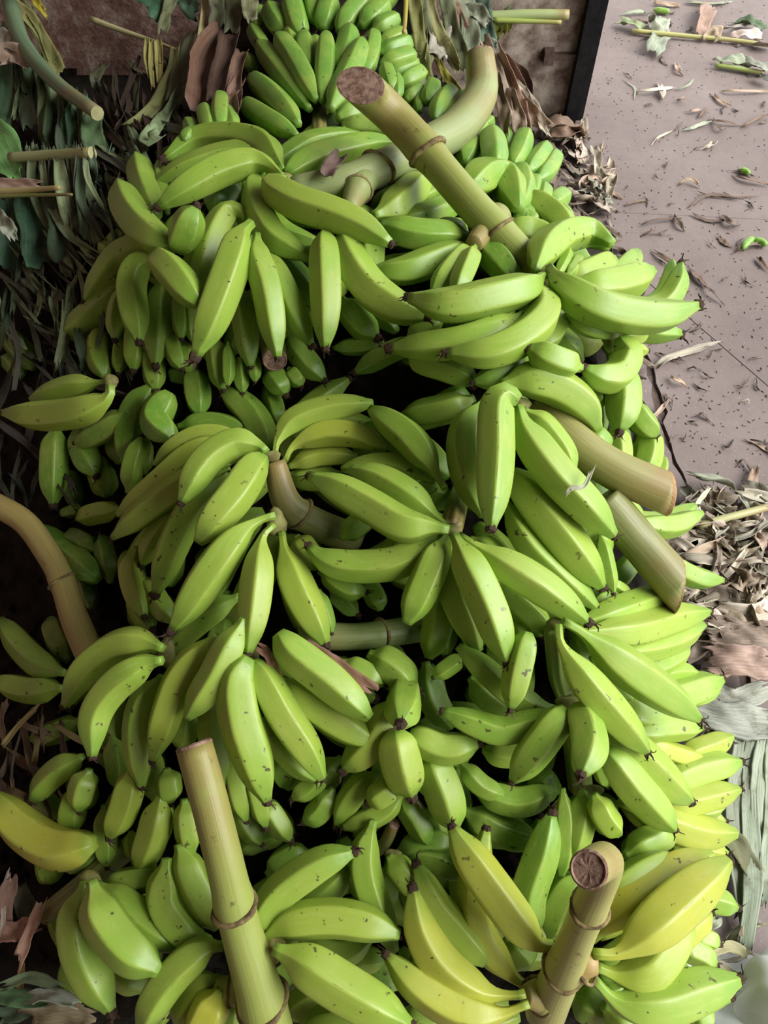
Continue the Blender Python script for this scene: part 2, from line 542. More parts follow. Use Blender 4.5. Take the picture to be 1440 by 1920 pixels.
def crown(parent, px, py, lift, wpx, hpx, ang=0, mat=None):
    d = D(px, py) - LZ(lift)
    o_ = P(px, py, d)
    a = math.radians(ang)
    X = math.cos(a) * RIGHT - math.sin(a) * UP
    Y = math.sin(a) * RIGHT + math.cos(a) * UP
    rx, ry = wpx * .5 * d / F, hpx * .5 * d / F
    V, Fc = [], []
    n, m = 14, 8
    for i in range(m + 1):
        ph = math.pi * i / m
        for j in range(n):
            th = 2 * math.pi * j / n
            wob = 1 + 0.13 * math.sin(3 * th + px) * math.sin(ph) + random.uniform(-.06, .06)
            V.append(o_ + (X * math.cos(th) * rx + Y * math.sin(th) * ry) * math.sin(ph) * wob - FWD * math.cos(ph) * 0.8 * min(rx, ry))
    for i in range(m):
        for j in range(n):
            Fc.append((i * n + j, i * n + (j + 1) % n, (i + 1) * n + (j + 1) % n, (i + 1) * n + j))
    return mesh_obj('crown', V, Fc, mat or M_CROWN, parent, None, None, origin=o_)

# ------------------------------------------------------------------ setting
def box(name, lo, hi, mat, parent=None, color=None):
    x0, y0, z0 = lo; x1, y1, z1 = hi
    V = [(x0, y0, z0), (x1, y0, z0), (x1, y1, z0), (x0, y1, z0), (x0, y0, z1), (x1, y0, z1), (x1, y1, z1), (x0, y1, z1)]
    Fc = [(0, 3, 2, 1), (4, 5, 6, 7), (0, 1, 5, 4), (1, 2, 6, 5), (2, 3, 7, 6), (3, 0, 4, 7)]
    return mesh_obj(name, V, Fc, mat, parent, None, color, smooth_=False)

WALLY = float(PF(1055, 217)[1])
WALLX = float(PF(1055, 217)[0])
#SETTING
fl = box('floor', (-4, -3, -0.1), (7, 9, -0.009), simple_noise_mat('joint_dirt', (0.09, 0.065, 0.055), (0.17, 0.125, 0.11), 60, 0.95))
tag(fl, 'worn pinkish grey concrete floor', kind='structure')
box_ = box('wall_back', (-4, WALLY, 0), (WALLX, WALLY + 0.12, 2.9), M_WALL)
tag(box_, 'stained brown plaster wall behind the heap', kind='structure')
M_PIER = simple_noise_mat('limed_plaster', (0.17, 0.105, 0.08), (0.60, 0.50, 0.41), 17, 0.85, 0.6, 0.006)
pr_ = box('wall_pier', (0.2, WALLY - 0.004, 0), (WALLX, WALLY, 2.9), M_PIER)
tag(pr_, 'paler limed end of the wall beside the black post', kind='structure')
wl = box('light_block_left', (-1.4, -1.75, 0), (-1.25, WALLY, 2.9), M_WALL); tag(wl, 'unseen wall added left of the heap to cut light', kind='structure')  # unseen, added close by to take ambient light off the left side
wf = box('light_block_front', (-1.4, -1.75, 0), (1.6, -1.6, 2.9), M_WALL); tag(wf, 'unseen wall added behind the camera to cut fill light', kind='structure')  # unseen, added to cut fill from the camera side
ce = box('light_block_top', (-1.4, -1.75, 2.9), (1.75, WALLY + .12, 2.95), M_BLOCK); tag(ce, 'unseen roof added over the heap to block the sky', kind='structure')  # unseen, added as a light blocker, right edge set to shade the left

# floor slabs, cut along the joints the photograph shows
def fxy(px, py): p = PF(px, py); return (float(p[0]), float(p[1]))
c0, c1, c2, c3 = fxy(1170, 560), fxy(1207, 650), fxy(1250, 790), fxy(1300, 925)
def ext(a, b, k): return (a[0] + (b[0] - a[0]) * k, a[1] + (b[1] - a[1]) * k)
curb_top = ext(c1, c0, 6.0); curb_bot = (c3[0] + .10, -3.0)
j1 = fxy(1150, 398); j2 = fxy(1440, 412)
k1 = fxy(1270, 577); k2 = fxy(1440, 724)

def slab(poly, name='concrete_slab', z=0.0, gap=0.0007, rag=0.0, edges=()):
    # subdivide the outline so broken edges can be ragged, shrink by the joint gap
    pts, rg = [], []
    for i in range(len(poly)):
        a, b = np.array(poly[i]), np.array(poly[(i + 1) % len(poly)])
        L_ = np.linalg.norm(b - a); n = max(1, int(L_ / 0.03)) if i in edges else 1
        for k in range(n):
            pts.append(a + (b - a) * k / n); rg.append(rag if i in edges and (k or (i - 1) % len(poly) in edges) else 0.0)
    pts = np.array(pts); cen = pts.mean(axis=0)
    out = []
    for i, p in enumerate(pts):
        a, b = pts[i - 1], pts[(i + 1) % len(pts)]
        t = (b - a) / (np.linalg.norm(b - a) + 1e-9); nrm = np.array([-t[1], t[0]])
        if np.dot(cen - p, nrm) < 0: nrm = -nrm
        g = gap + rng.uniform(0.2, 1) * rg[i]
        out.append(p + nrm * g)
    n = len(out); cz = z
    V = [(p[0], p[1], cz - 0.002) for p in out] + [(p[0], p[1], cz - 0.06) for p in out]
    inn = [p + (cen - p) / (np.linalg.norm(cen - p) + 1e-9) * 0.002 for p in out]
    V += [(p[0], p[1], cz) for p in inn]
    Fc = [tuple(range(2 * n, 3 * n))]
    for i in range(n):
        j = (i + 1) % n
        Fc.append((i, j, n + j, n + i)); Fc.append((2 * n + i, 2 * n + j, j, i))
    o = mesh_obj(name, V, Fc, M_FLOOR, fl, None, None, smooth_=False, origin=(0, 0, 0))
    return o

def cut_x(a, b, x): k = (x - a[0]) / (b[0] - a[0]); return (x, a[1] + (b[1] - a[1]) * k)
XR = 6.5
jl = cut_x(j1, j2, 0.2); jr = cut_x(j1, j2, XR)
def line_int(a, b, c, d):
    A = np.array([[b[0] - a[0], -(d[0] - c[0])], [b[1] - a[1], -(d[1] - c[1])]]); r = np.array([c[0] - a[0], c[1] - a[1]])
    t = np.linalg.solve(A, r); return (a[0] + (b[0] - a[0]) * t[0], a[1] + (b[1] - a[1]) * t[0])
X1 = line_int(c0, c1, j1, j2)           # curb crosses the far joint
X2 = line_int(c0, c3, k1, k2)           # curb meets the slanted joint
kq = (k1[1] + 3.0) / (k1[1] - k2[1]); kr = (k1[0] + (k2[0] - k1[0]) * kq, -3.0)
slab([(-4, jl[1]), X1, jr, (XR, 9), (-4, 9)], rag=0.0)                                   # far slab
slab([X1, X2, kr, (XR, -3), jr], rag=0.0)                                                          # between the joints
slab([X2, c1, c2, c3, curb_bot, kr], rag=0.012, edges=(0, 1, 2, 3))                                # near right slab
slab([(-4, jl[1]), X1, X2, c1, c2, c3, curb_bot, (-4, -3)], z=-0.004, rag=0.024, edges=(1, 2, 3, 4, 5))         # under the heap

# iron door frame at the end of the wall
pole = empty('door_frame', (WALLX + .03, WALLY - .02, 0)); tag(pole, 'black iron door frame post at the end of the wall', kind='structure')
box('iron_bar', (WALLX + 0.0, WALLY - .05, 0), (WALLX + .038, WALLY + .0, 2.9), M_IRON, pole)
box('iron_bar', (WALLX + .044, WALLY - .03, 0), (WALLX + .066, WALLY + .03, 2.9), M_IRON, pole)
def at_wall(px, py, off=0.0):
    r = ray(px, py); k = (WALLY - off) / r[1]; return CAMP + r * k
a = at_wall(1030, 103, .01); b_ = at_wall(1082, 103, .06)
bo = empty('wall_bolt', tuple(a)); tag(bo, 'rusty sliding bolt on the wall beside the black post', 'bolt')
box('bolt_bar', (a[0] - .005, WALLY - .03, a[2] - .010), (WALLX + .01, WALLY - .012, a[2] + .010), M_RUST, bo)
box('bolt_keeper', (a[0] - .02, WALLY - .036, a[2] - .022), (a[0] + .012, WALLY - .0, a[2] + .022), M_RUST, bo)
#BUNCHES
# Each finger: centre line from stem to tip (photo pixels), width, lift off the heap in cm (stem or stem:tip), ripeness (lowered in the lone and shaded left bunches, shade in the colour), flags.
# flags: r = rounded shoulder, n = long neck, s = small blunt fruit, x = no dried tip, d = do not lay another finger beneath it
BUNCHES = [
('banana bunch with small plump pale green fruits at the back of the heap', 'small', """
558,255 505,225 455,193|40|2|0
560,233 511,180 470,145|44|4|0
580,205 530,140 485,80|42|3|0
592,188 553,115 520,65|44|6|0
605,190 610,120 612,62|40|6|0
620,205 657,132 680,75|46|7|.05
632,140 650,90 657,50|42|4|0
575,150 572,100 570,60|36|3|0
632,222 675,205 710,190|44|4|0
640,235 690,238 735,245|42|3|0
685,140 697,95 702,58|34|5|.05
565,70 553,30 545,-10|44|2|0
535,65 515,35 505,12|42|1|0
605,55 612,25 622,-5|42|1|0
635,60 660,25 690,-8|44|2|.05
675,50 700,30 724,5|42|3|.05
700,58 722,46 747,35|36|4|.1
712,84 738,73 757,60|34|4|.1
712,100 745,88 770,78|36|4|.1
714,122 748,112 778,103|38|4|.1
728,140 765,128 780,116|32|3|.1
748,160 775,146 793,133|36|3|.1
735,170 727,140 722,122|30|6|.1
745,185 744,160 742,140|26|5|.1
760,188 778,178 792,168|32|3|.1
785,210 790,185 791,165|28|3|.1
480,62 483,40 490,12|26|0|.2
592,45 587,15 585,-10|34|0|0
475,128 468,118 462,108|28|0|.1
560,110 548,80 540,55|34|1|0
500,100 482,70 472,50|30|0|.2
650,180 690,175 722,180|34|1|0
590,150 592,110 590,70|34|1|0
720,215 750,222 775,215|34|1|0
545,15 552,-10 556,-30|40|0|0
600,5 612,-15 620,-30|40|0|0
660,5 690,-15 705,-30|40|1|0
412,242 413,208 415,178|36|8|.3
394,246 387,222 382,202|34|8|.3
345,264 353,254 363,246|26|10|.1
365,255 360,240 352,228|28|6|.1
440,240 432,222 425,205|30|6|.1
700,15 725,-5 740,-25|38|1|0
"""),
('small fruited bunch tucked behind the long crossing stalk by the floor', 'small', """
800,192 808,175 814,155|34|6|.05
815,224 828,192 850,166|36|9|.05
838,226 850,205 874,176|30|8|.05
930,318 926,285 920,246|50|10|.15
962,308 973,285 986,248|40|6|.05
988,322 1005,302 1026,273|36|6|.05
1008,338 1028,318 1044,288|36|5|.05
975,390 982,350 972,312|46|8|.2
997,368 1001,350 1004,332|28|8|.1
1016,380 1019,365 1021,350|32|7|.05
1032,384 1045,374 1062,364|36|5|.05
872,305 880,280 890,255|44|4|.1
885,252 905,238 918,226|36|3|.1
988,412 992,395 994,375|28|6|.2
965,410 985,412 1005,425|42|4|.3
905,300 908,275 900,250|40|0|.1
950,350 960,320 962,300|40|0|.1
985,400 1015,395 1040,400|40|2|.1
860,240 880,225 900,210|34|2|.1
955,290 948,265 945,240|34|2|.1
"""),
('green plantain bunch with the curved grey-green stalk crossing the upper heap', 'big', """
531,320 516,298 489,270 433,256 364,264 308,298|50|7|.35
522,328 470,292 412,296 343,320 284,352|50|4|.3
530,332 508,312 475,303 412,320 343,357 298,387|58|10|.45|n
540,338 513,352 560,382 620,402 680,426 732,457|62|11|.5|r
492,322 478,342 486,394 519,450 586,486|54|6|.35|x
518,306 545,290 589,268 674,252|44|4|.15|r
536,328 566,310 606,294 693,273 740,268|54|6|.2|r
700,405 740,388 770,362 800,330|60|4|.45|x
735,418 810,402 865,372|48|2|.1|x
770,385 805,365 845,352|52|1|.1|x
460,345 420,372 400,400|60|-1|-.2|x
500,360 540,380 570,400|50|0|.1|x
560,325 620,330 660,320|50|-1|.1|x
760,330 800,340 830,370|54|-1|.2|x
"""),
('drooping plantain bunch with thickly fanned fruits at the upper left', 'big', """
462,410 450,398 425,402 395,457 374,545|52|6|.5|x
472,418 452,440 433,498 405,575 367,667|66|11|.5
482,440 485,488 503,550 521,670|54|9|.4
490,468 525,525 555,590 584,648|50|6|.4
445,530 458,590 470,687|44|5|.35
500,485 545,510 600,578|52|1|-.05|x
324,458 300,455 265,428 240,390 223,342|64|10|.3|r
292,405 270,350 256,290|50|5|.35|r
315,400 303,345 297,304|32|2|.2
335,472 346,440 358,408 367,388|60|8:15|.25|r
300,478 262,495 245,545 261,640|54|8|.35
290,480 325,512 352,545 378,575|60|12|.35|r
290,455 230,480 200,515 162,564|54|5|.45|r
250,520 205,565 160,602 115,634|54|2|.4
305,520 300,590 292,684|50|2|.2
240,530 222,580 216,637|38|4|.3
255,600 253,650 250,694|42|2|.3
233,620 226,660 222,699|32|1|.3
335,545 337,590 340,635|30|3|.2
358,560 360,600 362,642|28|2|.2
315,620 328,660 341,692|36|1|.2
285,640 287,690 292,732|42|0|.25
405,630 410,680 418,730|42|2|.2
428,640 428,690 427,724|24|4|.25
447,670 452,710 455,737|28|1|.2
475,660 477,690 478,716|24|2|.25
537,620 570,670 608,712|48|0|.05
500,690 520,715 535,740|44|0|.15
540,690 552,705 565,724|32|0|.1
640,445 663,500 700,548 755,582 797,593|68|8|.45|r
608,438 611,510 613,580 610,652|58|9|.45|r
640,560 680,610 707,632|54|3|.15
720,640 690,648 627,652|32|2|.1
300,440 285,470 272,520|50|0|.1|x
380,560 390,620 395,680|44|0|.1
215,480 205,470 190,465|34|1|.3
345,640 352,670 356,700|36|0|.15
525,560 520,610 515,650|46|1|.1
"""),
('big plantain bunch on the thick stalk whose round cut end faces up', 'big', """
1003,507 1018,472 1056,442 1108,436 1148,456|64|13|.45|x
1030,502 1055,536 1120,574 1190,590 1250,590 1307,573|70|15|.35
1018,518 985,540 920,557 840,571 766,558|68|14|.45
1014,540 1020,588 982,630 915,660 838,662|64|12|.45|r
980,590 920,620 850,642 733,653|58|10|.4
1036,530 1050,580 1030,632 990,650|46|6|.4|x
1058,530 1110,540 1170,530 1224,508|68|10|.5|x
1050,522 1090,516 1125,500 1152,486|54|8|.5|x
1160,590 1235,575 1266,538 1277,495|44|5:9|.2
1060,585 1110,612 1165,618|44|9|.5|x
1140,628 1180,632 1216,618|36|6|.6
950,430 1000,440 1050,462|60|6|.4|r x
985,372 1030,402 1075,440|60|7|.35|r x
876,352 912,330 950,340 972,392|68|8|.25|r x
1062,520 1078,500 1088,478|24|10|.3|x
1045,515 1060,490 1066,465|24|10|.3|x
880,447 840,443 780,440 712,422|56|5|.2|x
876,466 810,490 755,508 700,506|56|4|.35|r x
884,462 850,500 812,548|46|7|.45|x
890,462 872,508 852,555|42|9|.5|x
878,438 845,425 815,428|32|4|.3|x
905,458 935,490 968,528|54|6|0|r x
835,595 800,610 765,635|40|4|.2
790,635 720,665 666,698|40|2|.1
770,672 840,690 893,717|56|6|.4|r
990,668 955,698 888,716|44|8|.2
1160,632 1176,665 1158,703 1122,706 1094,690|58|11|.4|r
1090,690 1040,676 990,651|58|13|.4
938,722 990,712 1045,726 1095,762 1122,806|70|10|.45|x
1165,690 1168,750 1162,808|64|9|.35|r
1150,795 1160,840 1160,885|46|4|.5|x
1185,760 1205,790 1232,816|46|5|.3|r
1215,795 1216,850 1204,895|50|2|.45|x
1098,700 1112,735 1122,770|46|5|.15|x
1122,740 1128,780 1130,815|22|3|.2|x
1105,805 1120,822 1140,845|42|7|.2|x
1242,850 1243,875 1236,898|20|1|.2
1175,640 1195,655 1215,658|22|4|.6
1060,560 1080,575 1100,600|40|5|.3|x
1000,600 1060,650 1090,680|54|2|.2|x
1130,700 1140,720 1145,740|44|4|.2|x
1195,830 1190,860 1185,890|36|0|.1|x
900,395 930,425 950,450|54|0|.1|x
930,590 900,600 870,610|50|4|.2|x
"""),
('bunch with the tan orange stalk stub pointing right over the floor', 'big', """
972,752 948,742 930,768 928,860 920,990|68|14|.4|r
912,748 874,800 872,870 908,968|60|8|.3|x
890,746 835,768 752,782|56|5|.15|x
972,762 988,815 1040,888 1092,942 1150,1003|70|13|.45
980,768 1015,798 1050,842 1075,888|52|10|.5|x
958,885 1010,952 1065,1020 1128,1100|74|8|.5|r
945,935 990,1015 1048,1075 1117,1138|56|6|.45
1075,950 1112,1000 1135,1050|60|5|.4|r x
1125,1000 1138,1060 1150,1112|30|8|.3
1140,1090 1165,1105 1180,1120|24|5|.4
1040,830 1080,870 1110,920|60|2|.2|x
1100,900 1130,950 1150,980|50|1|.1|x
"""),
('bunch with the olive stalk slanting down right, sliced off at an angle', 'big', """
1172,960 1212,984 1262,985 1316,962|46|6|.45|n
1225,1035 1275,1068 1312,1084 1355,1088|42|3|.15
1150,940 1180,960 1200,980|40|2|.3|x
1150,1100 1180,1060 1200,1040|40|1|.1|x
"""),
('star shaped hand of plantains fanning from a dark hub in mid heap', 'big', """
843,992 815,968 770,935 710,900 656,880|62|10|.4|n x
842,994 805,988 755,985 690,948 630,915 581,893|66|12|.4
836,998 800,1022 740,1054 660,1060 610,1048 580,1026|62|9|.35
838,1005 820,1035 795,1095 762,1170|62|10|.45|x
846,1008 842,1060 853,1120 878,1175 897,1222|60|7|.45|x
852,1003 870,1040 900,1100 925,1160 950,1240|68|12|.5
860,1003 890,1022 950,1060 1020,1105 1100,1165|66|11|.5|n
925,1085 970,1130 1003,1160 1032,1188|52|5|.4
828,1110 824,1170 804,1235|56|4|.45|x
968,1160 980,1200 992,1232|36|4|.45
834,915 820,893 800,860 760,813 694,766|60|8|.3|n x
815,903 785,893 730,873 640,880|46|5|.35|n x
820,918 800,912 785,908|26|4|.2|x
600,1062 650,1100 686,1110|46|5|.2
685,1085 705,1120 714,1145|40|2|.1|x
620,1105 650,1135 670,1152|38|1|-.05
598,1105 613,1150 622,1187|24|6|.15
640,1010 665,990 700,965|44|5|.15|x
735,1060 760,1080 790,1070|50|0|.1|x
880,1010 920,1040 960,1100|54|3|.4|x
"""),
('pale plantain bunch with a short thick stalk at centre left', 'big', """
499,846 484,836 440,832 385,868 340,942|58|12|.45
470,838 420,815 370,815 320,842 290,872|36|6|.55|x
450,832 400,834 355,852 300,900 222,965|48|7|.6|x
430,865 360,900 290,945 213,1007|52|7|.5
495,856 472,880 440,928 405,970 370,1018|68|11|.5|r x
430,890 370,940 325,1020 291,1114|58|6|.5
345,940 300,1000 267,1058|48|3|.4
432,878 388,894 350,925|30|6|.45|n x
516,860 520,828 550,790 620,766 700,756|50|6|.6|n x
534,864 552,835 608,812 670,815 722,840|50|5|.65|n x
540,876 600,856 670,856|38|2|.65|x
516,966 490,974 455,997 402,1062 324,1180|68|11|.55|n
514,984 492,1010 484,1080 476,1150 465,1224|60|11|.6|n
528,998 535,1040 560,1110 610,1207|66|7|.65|n
258,1025 248,1080 270,1155|48|3|.55
268,1080 298,1130 328,1168|44|1|.4|x
450,1118 400,1145 350,1185 307,1230|52|5|.3
555,1005 575,1035 598,1065|54|4|.55|x
330,1000 320,1050 318,1100|50|0|.3|x
420,1020 400,1080 390,1130|54|0|.3|x
250,1100 262,1140 285,1180|44|-1|.3
540,890 590,900 640,890|44|0|.5|x
"""),
('small hand of plantains lying out alone over the dark left side', 'big', """
203,714 180,718 130,726 58,748|42|11.0|.45|n x
207,724 202,746 150,770 80,779 8,774|58|15.0|.5
105,795 102,870 100,946|50|2.0|0.03
245,772 190,808 144,832|46|2.0|0.03
150,795 160,850 180,892|50|0.0|0.08
180,850 190,890 203,930|50|-3.0|0.03|x
187,618 184,660 196,707|44|2.0|0.38|r x
290,715 250,780 238,875|56|0.0|0.03|x
318,735 292,785 324,824|58|3.0|-0.02|r
240,925 250,868 266,820|40|2.0|0.28
365,693 370,740 374,778|48|-1.0|0.03|r x
332,800 400,793 470,814|44|-1.0|0.08|x
505,838 470,775 416,728|54|-1.0|0.18|r
524,802 515,760 498,725|38|-3.0|0.08
318,705 340,702 358,716|38|-3.0|0.08|r x
272,890 274,860 276,822|26|0.0|0.18
0,618 30,645 64,690|44|-2|-.2|x
5,670 25,682 42,705|34|-3|-.2|x
125,880 140,920 150,950|40|-5.0|-0.12|x
215,790 222,830 225,870|46|-4.0|-0.07|x
"""),
('shaded bunch with a peach brown bent stalk at the left edge', 'big', """
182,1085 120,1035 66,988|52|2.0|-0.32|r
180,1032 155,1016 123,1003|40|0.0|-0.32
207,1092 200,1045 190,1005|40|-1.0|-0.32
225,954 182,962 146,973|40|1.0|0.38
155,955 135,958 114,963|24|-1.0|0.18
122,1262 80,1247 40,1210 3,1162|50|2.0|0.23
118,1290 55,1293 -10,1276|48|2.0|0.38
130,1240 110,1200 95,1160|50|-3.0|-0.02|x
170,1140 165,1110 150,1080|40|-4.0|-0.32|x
150,1350 110,1370 60,1385|44|-2.0|0.08
"""),
('lower left bunch with two wide hands above the yellow-green stalk', 'big', """
306,1216 270,1204 215,1212 160,1255 121,1324|58|11|.5
304,1238 270,1246 215,1286 180,1340 173,1418|60|13|.5
304,1268 272,1310 258,1370 266,1475|54|8|.5
408,1190 345,1260 318,1320 286,1424|60|10|.55
458,1160 430,1215 400,1275 351,1346|60|12|.5|x
466,1232 445,1275 453,1350 475,1420 500,1500|78|12|.55|r
474,1240 495,1275 530,1340 570,1400 604,1460|64|11|.5|r
525,1285 590,1325 650,1365 702,1393|64|9|.5|r
522,1186 550,1222 610,1270 650,1305 694,1346|68|12|.45|r x
495,1345 540,1410 592,1462|50|7|.45
405,1295 398,1370 416,1474|50|6|.5
430,1400 445,1480 461,1538|44|5|.45
470,1440 485,1500 498,1550|40|5|.4
492,1495 520,1540 544,1575|44|4|.45
440,1510 465,1550 489,1582|40|2|.25
512,1420 530,1450 545,1475|44|2|.2|x
155,1418 105,1450 59,1500|50|4|.3
168,1442 155,1480 148,1520|50|6|.45
148,1478 135,1520 135,1562|50|4|.45
250,1438 232,1510 206,1570|56|7|.6
195,1508 197,1570 201,1624|42|4|.25
302,1488 288,1560 261,1632|58|6|.55
245,1558 250,1590 256,1612|34|3|.35
312,1440 316,1475 320,1505|48|5|.35
345,1498 352,1560 361,1600|46|6|.45
176,1582 110,1590 40,1552 -14,1488|74|8|.85|r
60,1478 85,1505 115,1530|44|1|.2|x
735,1320 700,1390 645,1442|64|8|.55|r
740,1368 752,1430 771,1492|74|10|.6|r
710,1448 665,1490 631,1547|50|6|.5
756,1488 710,1525 644,1552|44|7|.5
745,1468 715,1490 690,1505|48|9|.45
748,1490 780,1535 802,1582|48|6|.1
625,1478 600,1520 570,1542|46|5|.3
612,1448 580,1475 549,1497|40|5|.3
762,1288 757,1320 751,1356|66|5:15|.4|r
590,1280 640,1260 670,1250|54|2|.3|x
690,1225 735,1250 778,1290|62|6|.25
640,1240 690,1265 724,1280|50|6|.35
350,1330 345,1370 335,1400|50|4|.45|x
210,1380 220,1430 225,1480|44|1|.1
280,1400 285,1450 290,1500|44|1|.2
380,1420 390,1470 400,1530|48|1|.3
560,1420 550,1440 540,1480|44|0|.2|x
640,1420 620,1450 600,1480|50|2|.3|x
700,1420 720,1440 740,1480|50|2|.3|x
"""),
('pale lime bunch spilling long fruits over the right edge of the heap', 'big', """
1080,1172 1150,1150 1210,1130 1275,1112|58|6|.45|x
1090,1185 1180,1182 1260,1160 1328,1147|58|8|.5
1130,1225 1240,1207 1319,1172|52|6|.5
1195,1268 1250,1238 1288,1212|54|4|.35
1055,1165 1090,1185 1160,1240 1230,1290 1309,1347|76|14|.5|n
1047,1170 1052,1208 1095,1275 1150,1340 1212,1408|68|14|.5|n
1150,1325 1210,1340 1265,1348|64|5|.45|x
1200,1325 1290,1296 1352,1274|64|4|.45
1225,1268 1268,1260 1308,1262|34|4|.45
1180,1378 1245,1366 1315,1365|48|6|.5
1200,1390 1270,1415 1325,1428|40|5|.75|x
1270,1420 1335,1397 1373,1381|42|4|.7|x
1230,1475 1310,1443 1387,1429|58|5|.55
1235,1518 1320,1496 1386,1480|50|6|.65
1270,1525 1315,1520 1357,1512|36|3|.5|x
1160,1505 1230,1535 1310,1560 1380,1562|66|6|.75|n x
1260,1592 1320,1592 1364,1602|44|5|.7
1135,1365 1200,1420 1255,1472 1294,1502|70|10|.5|r
1135,1405 1180,1465 1225,1515 1263,1554|66|11|.4|r
1170,1605 1215,1580 1263,1560|54|7|.45|x
1180,1280 1230,1300 1280,1330|60|2|.35|x
1160,1440 1200,1500 1230,1540|60|2|.4|x
1110,1230 1150,1290 1190,1330|54|4|.3|x
1240,1440 1290,1470 1330,1480|56|1|.5|x
1200,1190 1240,1230 1260,1270|54|1|.3|x
1200,1640 1260,1640 1310,1630|56|0|.4|x
1110,1130 1140,1122 1170,1112|30|4|.3|x
1190,1235 1220,1245 1245,1240|46|1|.2|x
1295,1515 1330,1535 1358,1540|40|0|.55
"""),
('deep green hand with frayed dark tips in the right middle hollow', 'big', """
1062,1328 1030,1370 1000,1410 961,1464|64|12|.35|r
1082,1322 1098,1365 1103,1405 1090,1452|68|12:18|.35|r
1050,1330 1000,1325 945,1290 900,1250 858,1212|50|8|.35|x
1045,1345 1000,1357 940,1372 895,1360 830,1334|54|10|.3|r
990,1185 972,1260 958,1328|54|12|.4|r
872,1228 840,1250 813,1270|34|8|.3
1000,1402 950,1412 905,1404|50|6|.35|x
768,1376 830,1402 896,1394|60|9|.45|r
1120,1420 1132,1450 1141,1474|38|10|.25
798,1240 813,1310 848,1365|54|3|.0|x
803,1415 830,1480 853,1553|70|8|.5|r
808,1505 822,1540 830,1575|54|2|.1|x
862,1428 900,1470 945,1492|40|5|.3
885,1478 970,1502 1040,1480|54|4|.3|x
880,1270 920,1310 960,1330|54|2|.0|x
860,1440 850,1480 870,1530|54|0|-.1|x
1000,1440 1020,1470 1050,1480|54|1|.1|x
"""),
('bunch on the tall yellow-green cut stalk standing at bottom left', 'big', """
472,1748 487,1728 530,1672 600,1622 663,1597|66|11|.5|r
493,1762 540,1732 620,1722 690,1733 750,1753|68|12|.55
512,1778 560,1800 640,1850 700,1885 768,1922|82|14|.6
650,1625 605,1668 553,1698|54|7|.4|r
560,1765 640,1785 695,1762|48|6|.45|x
640,1800 690,1798 722,1800|46|4|.3|x
640,1862 590,1870 536,1905|54|5|.4|x
690,1888 620,1895 560,1930|46|6|.4|x
560,1945 620,1925 700,1935|46|9|.5|x
418,1774 385,1778 340,1810 300,1860 262,1930|64|10|.45|x
412,1832 370,1860 332,1925|58|8|.6|x
412,1855 390,1900 365,1950|70|10|.75|x
438,1865 432,1900 430,1945|56|5|.15|x
480,1800 520,1830 560,1840|50|3|.3|x
500,1640 540,1610 580,1600|50|2|.15|x
440,1600 480,1570 540,1560|50|0|0|x
"""),
('loose hand of plump plantains in the bottom left corner', 'big', """
162,1652 148,1720 160,1795 208,1895|76|8|.5
172,1650 192,1715 240,1778 300,1820|80|11|.5|x
182,1658 245,1705 295,1745 340,1780|62|8|.45|x
192,1755 225,1810 275,1855|64|3|.35|x
235,1688 285,1715 325,1745|46|5|.35|x
195,1658 245,1652 305,1640|50|6|.25|x
312,1610 308,1690 345,1745 385,1770|68|8|.45|x
335,1582 355,1640 385,1700 410,1740|66|7|.5|x
95,1602 92,1625 102,1655|50|3|.3|x
125,1632 150,1615 185,1600|40|3|.25|x
150,1780 140,1830 150,1880|60|0|.2|x
"""),
('long necked hand with one upright plantain in the bottom middle', 'big', """
700,1538 682,1610 700,1690 740,1785|58|9|.45|x
728,1604 755,1640 780,1680|50|8|.45|x
742,1600 790,1580 855,1582|46|5|-.1|x
750,1606 815,1612 875,1645|50|5|.0|x
910,1805 860,1750 810,1690 781,1622|60|9|.55|r
750,1895 790,1908 835,1930|42|8|.25|x
730,1620 725,1660 735,1700|44|2|.2|x
790,1770 800,1830 850,1870|56|2|.2|x
680,1800 720,1830 750,1850|54|2|.1|x
"""),
